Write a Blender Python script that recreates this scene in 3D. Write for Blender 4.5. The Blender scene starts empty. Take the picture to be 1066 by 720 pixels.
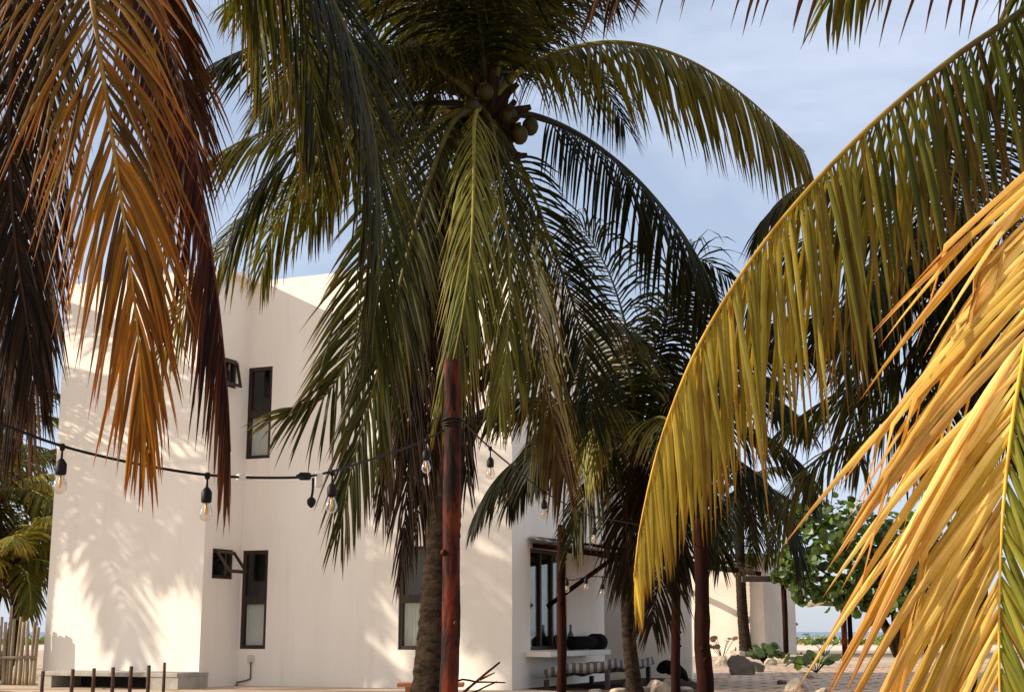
import bpy, math, random
import numpy as np
from mathutils import Vector

# ------------------------------------------------------------------ camera, world, sun, exposure
C = bpy.context.scene
COL = C.collection
F, CX, CY, CZ = 1450.0, 533.0, 360.0, 0.8          # focal length in photo pixels, centre, eye height
PITCH = math.atan(297 / F)
cam = bpy.data.cameras.new('camera')
cam.sensor_width = 36
cam.lens = F / 1066 * 36
cam.clip_start, cam.clip_end = 0.05, 6000
co = bpy.data.objects.new('camera', cam)
COL.objects.link(co)
co.location = (0, 0, CZ)
co.rotation_euler = (math.pi / 2 + PITCH, 0, 0)
C.camera = co

SUN_TRAVEL = Vector((1.0, 0.03, -0.45)).normalized()
sun_el = math.asin(-SUN_TRAVEL.z)
sun_az = math.atan2(-SUN_TRAVEL.x, -SUN_TRAVEL.y)    # clockwise from +Y
w = bpy.data.worlds.new('World')
C.world = w
w.use_nodes = True
nt = w.node_tree
bg = nt.nodes['Background']
sky = nt.nodes.new('ShaderNodeTexSky')
sky.sky_type = 'NISHITA'
sky.sun_disc = False
sky.sun_elevation = sun_el
sky.sun_rotation = sun_az
sky.dust_density = 0.7
sky.ozone_density = 2.2
tc = nt.nodes.new('ShaderNodeTexCoord')
mp = nt.nodes.new('ShaderNodeMapping')
mp.inputs['Scale'].default_value = (1.0, 1.0, 2.6)
mp.inputs['Rotation'].default_value = (0.2, 0.35, 0.3)
n1 = nt.nodes.new('ShaderNodeTexNoise')
n1.inputs['Scale'].default_value = 3.2
n1.inputs['Detail'].default_value = 9
n1.inputs['Roughness'].default_value = 0.58
n1.inputs['Distortion'].default_value = 0.4
rp = nt.nodes.new('ShaderNodeValToRGB')
rp.color_ramp.elements[0].position = 0.40
rp.color_ramp.elements[0].color = (0.48, 0.48, 0.48, 1)
rp.color_ramp.elements[1].position = 0.72
rp.color_ramp.elements[1].color = (0.95, 0.95, 0.95, 1)
mx = nt.nodes.new('ShaderNodeMix')
mx.data_type = 'RGBA'
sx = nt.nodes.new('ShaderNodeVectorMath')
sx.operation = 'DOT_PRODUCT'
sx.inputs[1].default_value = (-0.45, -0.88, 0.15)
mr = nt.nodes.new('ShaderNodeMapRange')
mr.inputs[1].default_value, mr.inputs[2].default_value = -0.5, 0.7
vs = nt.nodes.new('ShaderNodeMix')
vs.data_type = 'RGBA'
vs.inputs[6].default_value = (5.1, 5.7, 7.0, 1)      # cloud radiance ahead of the camera
vs.inputs[7].default_value = (8.4, 7.9, 7.4, 1)      # raised and warmed behind the camera, unseen fill for the shaded walls
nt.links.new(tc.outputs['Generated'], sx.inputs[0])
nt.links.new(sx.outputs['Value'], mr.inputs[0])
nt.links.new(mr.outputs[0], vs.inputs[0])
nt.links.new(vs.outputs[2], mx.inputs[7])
nt.links.new(tc.outputs['Generated'], mp.inputs['Vector'])
nt.links.new(mp.outputs['Vector'], n1.inputs['Vector'])
nt.links.new(n1.outputs['Fac'], rp.inputs['Fac'])
nt.links.new(rp.outputs['Color'], mx.inputs[0])
nt.links.new(sky.outputs['Color'], mx.inputs[6])
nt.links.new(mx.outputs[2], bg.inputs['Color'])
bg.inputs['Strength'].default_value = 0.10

sl = bpy.data.lights.new('sun', 'SUN')
sl.energy = 5.0
sl.angle = math.radians(0.53)
sl.color = (1.0, 0.87, 0.68)
so = bpy.data.objects.new('sun', sl)
COL.objects.link(so)
so.rotation_euler = SUN_TRAVEL.to_track_quat('-Z', 'Y').to_euler()

C.view_settings.view_transform = 'Standard'
C.view_settings.look = 'None'
C.view_settings.gamma = 1
C.view_settings.exposure = 0.55
C.render.engine = 'CYCLES'
C.cycles.max_bounces = 7
C.cycles.transparent_max_bounces = 6
C.cycles.use_denoising = True

# ------------------------------------------------------------------ helpers
rng = np.random.default_rng(11)
R_ = np.array([1.0, 0, 0])
FW = np.array([0, math.cos(PITCH), math.sin(PITCH)])
UP = np.array([0, -math.sin(PITCH), math.cos(PITCH)])
EYE = np.array([0, 0, CZ])
ZZ = np.array([0, 0, 1.0])


def ray(px, py):
    return FW * F + R_ * (px - CX) + UP * (CY - py)


def at(px, py, Y):
    """photo measurement: the world point seen at (px, py) that stands Y metres away"""
    d = ray(px, py)
    return EYE + d * (Y / d[1])


def ground_at(px, py):
    d = ray(px, py)
    return EYE + d * (-CZ / d[2])


def on_plane(px, py, p, n):
    d = ray(px, py)
    return EYE + d * (np.dot(p - EYE, n) / np.dot(d, n))


def nrm(a):
    return a / np.maximum(np.linalg.norm(a, axis=-1, keepdims=True), 1e-9)


def catmull(pts, n):
    p = np.array(pts, float)
    p = np.vstack([2 * p[0] - p[1], p, 2 * p[-1] - p[-2]])
    out = []
    for i in range(1, len(p) - 2):
        t = np.linspace(0, 1, 24, endpoint=False)[:, None]
        a, b, c, d = p[i - 1], p[i], p[i + 1], p[i + 2]
        out.append(0.5 * (2 * b + (c - a) * t + (2 * a - 5 * b + 4 * c - d) * t ** 2 + (3 * b - a - 3 * c + d) * t ** 3))
    out = np.vstack(out + [p[-2][None]])
    s = np.concatenate([[0], np.cumsum(np.linalg.norm(np.diff(out, axis=0), axis=1))])
    u = np.linspace(0, s[-1], n)
    return np.stack([np.interp(u, s, out[:, k]) for k in range(3)], 1)


def link(o, parent=None):
    COL.objects.link(o)
    if parent is not None:
        o.parent = parent
    return o


def wloc(o):
    v = np.zeros(3)
    while o is not None:
        v = v + np.array(o.location)
        o = o.parent
    return v


def tag(o, label=None, cat=None, group=None, kind=None):
    if label:
        o['label'] = label
    if cat:
        o['category'] = cat
    if group:
        o['group'] = group
    if kind:
        o['kind'] = kind
    return o


def empty(name, loc, label, cat, group=None):
    o = bpy.data.objects.new(name, None)
    o.empty_display_size = 0.1
    o.location = [float(x) for x in loc]
    link(o)
    return tag(o, label, cat, group)


class MB:
    """collects shapes in world coordinates; build() links them as ONE mesh object"""

    def __init__(s):
        s.v, s.f, s.c, s.n, s.sm = [], [], [], 0, []

    def add(s, v, f, c=None, smooth=False):
        v = np.asarray(v, float)
        s.v.append(v)
        s.f += [[i + s.n for i in q] for q in f]
        s.sm += [smooth] * len(f)
        s.c.append(np.ones((len(v), 3)) if c is None else np.broadcast_to(np.asarray(c, float), (len(v), 3)))
        s.n += len(v)
        return s

    def box(s, c, x, y, z, hx, hy, hz):
        c, x, y, z = (np.asarray(a, float) for a in (c, x, y, z))
        v = [c + x * hx * a + y * hy * b + z * hz * d for d in (-1, 1) for b in (-1, 1) for a in (-1, 1)]
        return s.add(v, [(0, 2, 3, 1), (4, 5, 7, 6), (0, 1, 5, 4), (2, 6, 7, 3), (0, 4, 6, 2), (1, 3, 7, 5)])

    def tube(s, pts, r, k=10, cap=True, smooth=True, c=None, wob=0.0):
        p = np.asarray(pts, float)
        n = len(p)
        r = np.broadcast_to(np.asarray(r, float), (n,))
        t = nrm(np.gradient(p, axis=0))
        a = np.cross(t[0], ZZ if abs(t[0][2]) < 0.9 else R_)
        a = a / np.linalg.norm(a)
        v = []
        ang = np.linspace(0, 2 * math.pi, k, endpoint=False)
        for i in range(n):
            a = a - t[i] * np.dot(a, t[i])
            a = a / np.linalg.norm(a)
            b = np.cross(t[i], a)
            rr = r[i] * (1 + (rng.uniform(-wob, wob, k) if wob else 0))
            v.append(p[i] + (np.cos(ang) * rr)[:, None] * a + (np.sin(ang) * rr)[:, None] * b)
        f = []
        for i in range(n - 1):
            for j in range(k):
                f.append((i * k + j, i * k + (j + 1) % k, (i + 1) * k + (j + 1) % k, (i + 1) * k + j))
        if cap:
            f += [tuple(range(k - 1, -1, -1)), tuple((n - 1) * k + j for j in range(k))]
        return s.add(np.vstack(v), f, c, smooth)

    def lathe(s, o, prof, k=14, axis=None, smooth=True):
        """prof: (radius, height) pairs turned round a vertical axis through o"""
        o = np.asarray(o, float)
        ang = np.linspace(0, 2 * math.pi, k, endpoint=False)
        v = [np.stack([o[0] + r * np.cos(ang), o[1] + r * np.sin(ang), np.full(k, o[2] + h)], 1) for r, h in prof]
        f = []
        for i in range(len(prof) - 1):
            for j in range(k):
                f.append((i * k + j, i * k + (j + 1) % k, (i + 1) * k + (j + 1) % k, (i + 1) * k + j))
        f += [tuple(range(k - 1, -1, -1)), tuple((len(prof) - 1) * k + j for j in range(k))]
        return s.add(np.vstack(v), f, None, smooth)

    def build(s, name, mat, parent=None, loc=None, bevel=0):
        v = np.vstack(s.v)
        base = wloc(parent) if parent is not None else np.zeros(3)
        if loc is not None:
            base = np.asarray(loc, float)
        me = bpy.data.meshes.new(name)
        me.from_pydata((v - base).tolist(), [], s.f)
        ca = me.color_attributes.new('col', 'FLOAT_COLOR', 'POINT')
        ca.data.foreach_set('color', np.hstack([np.vstack(s.c), np.ones((len(v), 1))]).astype(np.float32).ravel())
        me.polygons.foreach_set('use_smooth', s.sm)
        me.materials.append(mat)
        me.update()
        o = bpy.data.objects.new(name, me)
        if loc is not None:
            o.location = [float(x) for x in loc]
        link(o, parent)
        if bevel:
            m = o.modifiers.new('bevel', 'BEVEL')
            m.width = bevel
            m.segments = 2
        return o


def mat(name, color=(0.5, 0.5, 0.5), rough=0.6, noise=None, bump=None, attr=False, spec=0.5, trans=0.0, metallic=0.0,
        tint=(1.0, 1.0, 1.0), coord='Object'):
    """noise: (scale, second colour, low, high[, stretch]); bump: (scale, strength[, stretch])"""
    m = bpy.data.materials.new(name)
    m.use_nodes = True
    t = m.node_tree
    p = t.nodes['Principled BSDF']
    p.inputs['Roughness'].default_value = rough
    p.inputs['Specular IOR Level'].default_value = spec
    p.inputs['Metallic'].default_value = metallic
    tcn = t.nodes.new('ShaderNodeTexCoord')

    def nz(scale, stretch, detail=6, ro=0.6):
        mpn = t.nodes.new('ShaderNodeMapping')
        mpn.inputs['Scale'].default_value = stretch
        t.links.new(tcn.outputs[coord], mpn.inputs['Vector'])
        n = t.nodes.new('ShaderNodeTexNoise')
        n.inputs['Scale'].default_value = scale
        n.inputs['Detail'].default_value = detail
        n.inputs['Roughness'].default_value = ro
        t.links.new(mpn.outputs['Vector'], n.inputs['Vector'])
        return n.outputs['Fac']
    csock = None
    if attr:
        a = t.nodes.new('ShaderNodeAttribute')
        a.attribute_name = 'col'
        csock = a.outputs['Color']
    if noise:
        n = nz(noise[0], noise[4] if len(noise) > 4 else (1, 1, 1))
        r = t.nodes.new('ShaderNodeMapRange')
        r.inputs[1].default_value, r.inputs[2].default_value = noise[2], noise[3]
        t.links.new(n, r.inputs[0])
        x = t.nodes.new('ShaderNodeMix')
        x.data_type = 'RGBA'
        x.inputs[6].default_value = (*color, 1)
        x.inputs[7].default_value = (*noise[1], 1)
        t.links.new(r.outputs[0], x.inputs[0])
        if attr:
            y = t.nodes.new('ShaderNodeMix')
            y.data_type = 'RGBA'
            y.blend_type = 'MULTIPLY'
            y.inputs[0].default_value = 1
            t.links.new(csock, y.inputs[6])
            t.links.new(x.outputs[2], y.inputs[7])
            csock = y.outputs[2]
        else:
            csock = x.outputs[2]
    if csock is not None:
        t.links.new(csock, p.inputs['Base Color'])
    else:
        p.inputs['Base Color'].default_value = (*color, 1)
    if bump:
        b = t.nodes.new('ShaderNodeBump')
        b.inputs['Strength'].default_value = bump[1]
        b.inputs['Distance'].default_value = 0.02
        t.links.new(nz(bump[0], bump[2] if len(bump) > 2 else (1, 1, 1), 8), b.inputs['Height'])
        t.links.new(b.outputs[0], p.inputs['Normal'])
    if trans:
        tr = t.nodes.new('ShaderNodeBsdfTranslucent')
        mu = t.nodes.new('ShaderNodeMix')
        mu.data_type = 'RGBA'
        mu.blend_type = 'MULTIPLY'
        mu.inputs[0].default_value = 1
        mu.inputs[7].default_value = (*tint, 1)
        if csock is not None:
            t.links.new(csock, mu.inputs[6])
        else:
            mu.inputs[6].default_value = (*color, 1)
        t.links.new(mu.outputs[2], tr.inputs['Color'])
        ms = t.nodes.new('ShaderNodeMixShader')
        ms.inputs[0].default_value = trans
        t.links.new(p.outputs[0], ms.inputs[1])
        t.links.new(tr.outputs[0], ms.inputs[2])
        t.links.new(ms.outputs[0], t.nodes['Material Output'].inputs['Surface'])
    return m


M = {}
M['leaf'] = mat('palm_leaflet', (1, 1, 1), 0.42, noise=(7, (0.72, 0.66, 0.6), 0.4, 0.75), attr=True, spec=0.11, trans=0.35, tint=(1.9, 1.5, 0.75))
M['rachis'] = mat('palm_rachis', (1, 1, 1), 0.5, noise=(9, (0.62, 0.5, 0.42), 0.45, 0.7), attr=True, spec=0.15)
M['bark'] = mat('palm_bark', (0.044, 0.030, 0.021), 0.9, noise=(9, (0.012, 0.009, 0.007), 0.40, 0.66, (1, 1, 2.2)), bump=(26, 0.9, (1, 1, 2.5)), spec=0.03)
M['fibre'] = mat('palm_fibre', (0.062, 0.036, 0.019), 0.95, noise=(30, (0.018, 0.01, 0.006), 0.35, 0.65, (1, 1, 0.2)), bump=(60, 1.0), spec=0.1)
M['coconut'] = mat('coconut_husk', (0.036, 0.034, 0.008), 0.5, noise=(11, (0.08, 0.04, 0.01), 0.45, 0.75), spec=0.2)
M['plaster'] = mat('plaster', (0.88, 0.82, 0.755), 0.9, noise=(1.6, (0.80, 0.735, 0.665), 0.40, 0.78, (1, 1, .28)), bump=(16, 0.16), spec=0.2)
def stains(m):
    t = m.node_tree
    p = t.nodes['Principled BSDF']
    tcn = t.nodes.new('ShaderNodeTexCoord')
    mpn = t.nodes.new('ShaderNodeMapping')
    mpn.inputs['Scale'].default_value = (5.5, 5.5, .45)
    n = t.nodes.new('ShaderNodeTexNoise')
    n.inputs['Scale'].default_value = 1
    n.inputs['Detail'].default_value = 7
    n.inputs['Roughness'].default_value = .65
    r = t.nodes.new('ShaderNodeMapRange')
    r.inputs[1].default_value, r.inputs[2].default_value = .56, .82
    x = t.nodes.new('ShaderNodeMix')
    x.data_type = 'RGBA'
    x.blend_type = 'MULTIPLY'
    x.inputs[7].default_value = (.90, .87, .83, 1)
    old = p.inputs['Base Color'].links[0].from_socket
    t.links.new(tcn.outputs['Object'], mpn.inputs['Vector'])
    t.links.new(mpn.outputs[0], n.inputs['Vector'])
    t.links.new(n.outputs['Fac'], r.inputs[0])
    t.links.new(r.outputs[0], x.inputs[0])
    t.links.new(old, x.inputs[6])
    t.links.new(x.outputs[2], p.inputs['Base Color'])


stains(M['plaster'])
M['plaster2'] = mat('plaster_worn', (0.80, 0.71, 0.62), 0.9, noise=(1.4, (0.70, 0.61, 0.52), 0.38, 0.7), bump=(14, 0.2), spec=0.2)
M['concrete'] = mat('concrete', (0.42, 0.39, 0.35), 0.9, noise=(4, (0.28, 0.25, 0.21), 0.4, 0.7), bump=(20, 0.4), spec=0.2)
M['dwood'] = mat('dark_wood', (0.035, 0.017, 0.011), 0.5, noise=(9, (0.012, 0.007, 0.005), 0.4, 0.7, (1, 1, 0.15)), spec=0.4)
M['pole'] = mat('red_pole', (0.135, 0.023, 0.009), 0.7, noise=(13, (0.012, 0.005, 0.004), 0.38, 0.57, (1, 1, 0.22)), bump=(14, 0.9, (1, 1, 0.25)), spec=0.12)
M['dpole'] = mat('brown_pole', (0.026, 0.009, 0.006), 0.8, noise=(8, (0.010, 0.005, 0.004), 0.42, 0.65, (1, 1, 0.2)), bump=(14, 0.6, (1, 1, 0.3)), spec=0.03)
M['stick'] = mat('grey_stick', (0.36, 0.30, 0.235), 0.9, noise=(6, (0.2, 0.15, 0.11), 0.4, 0.7, (1, 1, 0.2)), attr=True, bump=(25, 0.5, (1, 1, 0.2)), spec=0.15)
M['rust'] = mat('rusty_stake', (0.10, 0.05, 0.032), 0.85, noise=(14, (0.045, 0.022, 0.016), 0.4, 0.65), bump=(40, 0.5), spec=0.2)
M['black'] = mat('black_rubber', (0.009, 0.008, 0.008), 0.5, spec=0.15)
M['white_plastic'] = mat('white_plastic', (0.62, 0.58, 0.53), 0.5, noise=(20, (0.5, 0.45, 0.4), 0.5, 0.7))
M['curtain'] = mat('curtain', (0.86, 0.87, 0.84), 0.9, trans=0.1, noise=(3, (0.78, 0.79, 0.76), 0.4, 0.7))
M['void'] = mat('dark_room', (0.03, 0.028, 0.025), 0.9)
M['thatch'] = mat('thatch', (0.30, 0.21, 0.12), 0.95, noise=(14, (0.12, 0.075, 0.04), 0.4, 0.65, (1, 1, 0.3)), bump=(40, 1.0, (1, 1, 0.3)), spec=0.1)
M['rock'] = mat('limestone', (0.50, 0.42, 0.33), 0.92, noise=(5, (0.23, 0.18, 0.14), 0.42, 0.68), bump=(14, 2.5), spec=0.1)
M['drock'] = mat('dark_limestone', (0.13, 0.105, 0.085), 0.92, noise=(6, (0.30, 0.25, 0.2), 0.55, 0.75), bump=(14, 2.5), spec=0.1)
M['sgleaf'] = mat('round_leaf', (1, 1, 1), 0.4, noise=(9, (0.7, 0.75, 0.6), 0.4, 0.7), attr=True, spec=0.5, trans=0.3, tint=(1.3, 1.4, 0.6))
M['scrub'] = mat('scrub_leaf', (1, 1, 1), 0.7, attr=True, spec=0.2, trans=0.25, tint=(1.2, 1.3, 0.6))
M['cushion'] = mat('dark_cloth', (0.013, 0.012, 0.012), 0.95, spec=0.05)
M['teal'] = mat('teal_glass', (0.05, 0.16, 0.17), 0.25)
M['metal'] = mat('conduit', (0.10, 0.095, 0.09), 0.5, metallic=0.4)


def leaf_grain(m):
    t = m.node_tree
    p = t.nodes['Principled BSDF']
    a = t.nodes.new('ShaderNodeAttribute')
    a.attribute_name = 'grain'

    def nz(scale, detail, lo, hi, ca, cb):
        mpn = t.nodes.new('ShaderNodeMapping')
        mpn.inputs['Scale'].default_value = scale
        n = t.nodes.new('ShaderNodeTexNoise')
        n.inputs['Scale'].default_value = 1
        n.inputs['Detail'].default_value = detail
        r = t.nodes.new('ShaderNodeMapRange')
        r.inputs[1].default_value, r.inputs[2].default_value = lo, hi
        x = t.nodes.new('ShaderNodeMix')
        x.data_type = 'RGBA'
        x.blend_type = 'MULTIPLY'
        x.inputs[7].default_value = (*cb, 1)
        t.links.new(a.outputs['Vector'], mpn.inputs['Vector'])
        t.links.new(mpn.outputs[0], n.inputs['Vector'])
        t.links.new(n.outputs['Fac'], r.inputs[0])
        t.links.new(r.outputs[0], x.inputs[0])
        return x, n
    old = p.inputs['Base Color'].links[0].from_socket
    outs = [l.to_socket for l in old.links]
    x1, n1_ = nz((2.2, 260, 1), 3, .45, .75, None, (.66, .60, .5))       # fine lengthwise veins
    x2, n2_ = nz((7, 45, 1), 5, .62, .72, None, (.42, .24, .13))          # dry brown blotches
    t.links.new(old, x1.inputs[6])
    t.links.new(x1.outputs[2], x2.inputs[6])
    for o in outs:
        t.links.new(x2.outputs[2], o)
    b = t.nodes.new('ShaderNodeBump')
    b.inputs['Strength'].default_value = .5
    b.inputs['Distance'].default_value = .004
    t.links.new(n1_.outputs['Fac'], b.inputs['Height'])
    t.links.new(b.outputs[0], p.inputs['Normal'])


leaf_grain(M['leaf'])


def glass_mat(name, tintc, alpha):
    m = bpy.data.materials.new(name)
    m.use_nodes = True
    t = m.node_tree
    for n in list(t.nodes):
        if n.type == 'BSDF_PRINCIPLED':
            t.nodes.remove(n)
    g = t.nodes.new('ShaderNodeBsdfGlossy')
    g.inputs['Roughness'].default_value = 0.04
    tr = t.nodes.new('ShaderNodeBsdfTransparent')
    tr.inputs['Color'].default_value = (*tintc, 1)
    fr = t.nodes.new('ShaderNodeFresnel')
    fr.inputs['IOR'].default_value = 1.5
    ms = t.nodes.new('ShaderNodeMixShader')
    ma = t.nodes.new('ShaderNodeMath')
    ma.operation = 'MULTIPLY_ADD'
    ma.inputs[1].default_value = 0.45
    ma.inputs[2].default_value = alpha
    t.links.new(fr.outputs[0], ma.inputs[0])
    t.links.new(ma.outputs[0], ms.inputs[0])
    t.links.new(tr.outputs[0], ms.inputs[1])
    t.links.new(g.outputs[0], ms.inputs[2])
    t.links.new(ms.outputs[0], t.nodes['Material Output'].inputs['Surface'])
    return m


M['pane'] = glass_mat('window_glass', (0.92, 0.93, 0.92), 0.01)
M['bulb'] = glass_mat('bulb_glass', (0.93, 0.90, 0.85), 0.10)
M['amber'] = mat('filament', (0.75, 0.42, 0.12), 0.4, metallic=0.3)


def striped(name, a, b, scale):
    m = mat(name, a, 0.9)
    t = m.node_tree
    tcn = t.nodes.new('ShaderNodeTexCoord')
    wv = t.nodes.new('ShaderNodeTexWave')
    wv.inputs['Scale'].default_value = scale
    wv.bands_direction = 'X'
    x = t.nodes.new('ShaderNodeMix')
    x.data_type = 'RGBA'
    x.inputs[6].default_value = (*a, 1)
    x.inputs[7].default_value = (*b, 1)
    r = t.nodes.new('ShaderNodeMath')
    r.operation = 'GREATER_THAN'
    r.inputs[1].default_value = 0.55
    t.links.new(tcn.outputs['Object'], wv.inputs['Vector'])
    t.links.new(wv.outputs['Fac'], r.inputs[0])
    t.links.new(r.outputs[0], x.inputs[0])
    t.links.new(x.outputs[2], t.nodes['Principled BSDF'].inputs['Base Color'])
    return m


M['stripe'] = striped('striped_cloth', (0.10, 0.085, 0.08), (0.32, 0.29, 0.27), 3.2)


def paver_mat():
    m = mat('pavers', (0.4, 0.33, 0.27), 0.9, bump=(30, 0.3), spec=0.2)
    t = m.node_tree
    tcn = t.nodes.new('ShaderNodeTexCoord')
    mpn = t.nodes.new('ShaderNodeMapping')
    mpn.inputs['Rotation'].default_value = (0, 0, 0.42)
    br = t.nodes.new('ShaderNodeTexBrick')
    br.inputs['Scale'].default_value = 1.0
    br.inputs['Brick Width'].default_value = 0.62
    br.inputs['Row Height'].default_value = 0.40
    br.inputs['Mortar Size'].default_value = 0.04
    br.inputs['Color1'].default_value = (0.62, 0.45, 0.32, 1)
    br.inputs['Color2'].default_value = (0.49, 0.34, 0.235, 1)
    br.inputs['Mortar'].default_value = (0.11, 0.08, 0.06, 1)
    n = t.nodes.new('ShaderNodeTexNoise')
    n.inputs['Scale'].default_value = 2.2
    n.inputs['Detail'].default_value = 8
    x = t.nodes.new('ShaderNodeMix')
    x.data_type = 'RGBA'
    x.inputs[7].default_value = (0.60, 0.47, 0.35, 1)
    r = t.nodes.new('ShaderNodeMapRange')
    r.inputs[1].default_value, r.inputs[2].default_value = 0.5, 0.75
    t.links.new(tcn.outputs['Object'], mpn.inputs['Vector'])
    t.links.new(mpn.outputs[0], br.inputs['Vector'])
    t.links.new(tcn.outputs['Object'], n.inputs['Vector'])
    t.links.new(n.outputs['Fac'], r.inputs[0])
    t.links.new(r.outputs[0], x.inputs[0])
    t.links.new(br.outputs['Color'], x.inputs[6])
    t.links.new(x.outputs[2], t.nodes['Principled BSDF'].inputs['Base Color'])
    return m


M['paver'] = paver_mat()
M['sand'] = mat('sand', (0.54, 0.43, 0.33), 0.95, noise=(0.5, (0.34, 0.26, 0.19), 0.4, 0.7), bump=(4, 0.8), spec=0.1)
M['beach'] = mat('beach_sand', (0.66, 0.57, 0.47), 0.95, noise=(0.3, (0.58, 0.49, 0.4), 0.4, 0.7), bump=(3, 0.4), spec=0.1)
M['sea'] = mat('sea_water', (0.05, 0.13, 0.18), 0.25, noise=(0.02, (0.03, 0.10, 0.16), 0.4, 0.6), bump=(0.4, 0.4), spec=0.5)

# ------------------------------------------------------------------ ground
def sheet(name, x0, x1, y0, y1, z, m):
    return tag(MB().add([(x0, y0, z), (x1, y0, z), (x1, y1, z), (x0, y1, z)], [(0, 1, 2, 3)]).build(name, m), kind='structure')


sheet('ground', -1500, 1500, -200, 3000, 0, M['sand'])
sheet('beach', -600, 600, 62, 190, 0.004, M['beach'])
sheet('sea', -1500, 1500, 190, 2990, 0.012, M['sea'])
pv = MB().add([(1.6, 6, .004), (9.6, 6, .004), (11.8, 30, .004), (9.4, 35, .004), (5.6, 35, .004), (3.0, 23.2, .004)], [(0, 1, 2, 3, 4, 5)]).build('terrace_paving', M['paver'])
tag(pv, kind='structure')

# ------------------------------------------------------------------ house (facade turned 23 degrees)
TH = math.radians(23)
U = np.array([math.cos(TH), -math.sin(TH), 0])     # along the facade, to the right
V = np.array([math.sin(TH), math.cos(TH), 0])      # into the house
P0 = np.array([0.0, 20.0, 0])                      # right-hand corner of the main facade


def fc(u, v, z):
    return P0 + U * u + V * v + ZZ * z


def meas(px, py, v=0.0):
    p = on_plane(px, py, P0 + V * v, V)
    return float(np.dot(p - P0, U)), float(p[2])


def wall_with_holes(mb, u0, u1, z0, z1, holes, depth, P, A, Bv, smooth=False):
    """a wall sheet in the plane P + A*u + z, holes (u0,u1,z0,z1) with reveals going Bv*depth in"""
    us = sorted({u0, u1, *[h[0] for h in holes], *[h[1] for h in holes]})
    zs = sorted({z0, z1, *[h[2] for h in holes], *[h[3] for h in holes]})
    g = lambda u, z, d=0: P + A * u + ZZ * z + Bv * d
    for i in range(len(us) - 1):
        for j in range(len(zs) - 1):
            cu, cz = (us[i] + us[i + 1]) / 2, (zs[j] + zs[j + 1]) / 2
            if any(h[0] < cu < h[1] and h[2] < cz < h[3] for h in holes):
                continue
            mb.add([g(us[i], zs[j]), g(us[i + 1], zs[j]), g(us[i + 1], zs[j + 1]), g(us[i], zs[j + 1])], [(0, 1, 2, 3)])
    for a, b, c, d in holes:
        q = [(a, c), (b, c), (b, d), (a, d)]
        for k in range(4):
            e, f = q[k], q[(k + 1) % 4]
            mb.add([g(*e), g(*f), g(*f, depth), g(*e, depth)], [(3, 2, 1, 0)])


JOG = 1.0
uj = meas(250.5, 620)[0]                       # inner corner where the set-back begins
ulw = meas(48, 640, -JOG)[0]                   # left end of the projecting volume
zt = meas(313, 291)[1]                         # parapet height
W = {}
W['low'] = (meas(253, 572)[0], meas(279.5, 572)[0], meas(265, 675)[1], meas(265, 572.5)[1])
W['up'] = (meas(259, 382)[0], meas(284, 382)[0], meas(270, 477)[1], meas(270, 382)[1])
W['mid'] = (meas(415, 620)[0], meas(415, 620)[0] + (W['low'][1] - W['low'][0]) * 1.05, W['low'][2], W['low'][3])
house = empty('house', fc(-3, 3, 0), 'white plastered two storey house with dark framed windows and stepped facade', 'house')
wl = MB()
wall_with_holes(wl, uj, 0, 0, zt, [W['low'], W['up'], W['mid']], 0.16, P0, U, V)
# projecting volume: front, right return with two small windows
wl.add([fc(ulw, -JOG, 0), fc(uj, -JOG, 0), fc(uj, -JOG, zt), fc(ulw, -JOG, zt)], [(0, 1, 2, 3)])
PJ = fc(uj, -JOG, 0)


def jmeas(px, py):
    p = on_plane(px, py, PJ, U)
    return float(np.dot(p - PJ, V)), float(p[2])


sm1 = (jmeas(220, 580)[0] + .03, jmeas(243, 580)[0], jmeas(230, 602)[1], jmeas(230, 571)[1])
sm2 = (jmeas(225, 380)[0] + .03, jmeas(247, 380)[0], jmeas(232, 401)[1], jmeas(232, 371)[1])
wall_with_holes(wl, 0, JOG, 0, zt, [sm1, sm2], 0.14, PJ, V, -U)
# left end, back, and right side wall with the serving window
Dp = 5.6
wl.add([fc(ulw, Dp, 0), fc(ulw, -JOG, 0), fc(ulw, -JOG, zt), fc(ulw, Dp, zt)], [(0, 1, 2, 3)])
wl.add([fc(0, Dp, 0), fc(ulw, Dp, 0), fc(ulw, Dp, zt), fc(0, Dp, zt)], [(0, 1, 2, 3)])
PS = P0.copy()


def smeas(px, py):
    p = on_plane(px, py, PS, U)
    return float(np.dot(p - PS, V)), float(p[2])


sv = (smeas(552, 600)[0], smeas(590, 600)[0], smeas(570, 676)[1], smeas(570, 572)[1])
su = (smeas(550, 475)[0], smeas(578, 475)[0], smeas(565, 496)[1], smeas(565, 470)[1])
SD = 3.93
wall_with_holes(wl, 0, SD, 0, zt, [sv, su], 0.2, PS, V, -U)
# the stepped wing to the right
c2 = ground_at(722, 706)
u2 = float(np.dot(c2 - P0, U))
v2 = float(np.dot(c2 - P0, V))
z2 = 4.3
wl.add([fc(0, v2, 0), fc(u2, v2, 0), fc(u2, v2, z2), fc(0, v2, z2)], [(0, 1, 2, 3)])
wl.add([fc(u2, v2, 0), fc(u2, Dp, 0), fc(u2, Dp, z2), fc(u2, v2, z2)], [(0, 1, 2, 3)])
wl.add([fc(0, v2, z2), fc(u2, v2, z2), fc(u2, Dp, z2), fc(0, Dp, z2)], [(0, 1, 2, 3)])
wl.add([fc(u2, Dp, 0), fc(0, Dp, 0), fc(0, Dp, z2), fc(u2, Dp, z2)], [(0, 1, 2, 3)])
wl.add([fc(0, SD, z2), fc(0, Dp, z2), fc(0, Dp, zt), fc(0, SD, zt)], [(0, 1, 2, 3)])
wl.build('wall', M['plaster'], house)
rf = MB()
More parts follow.
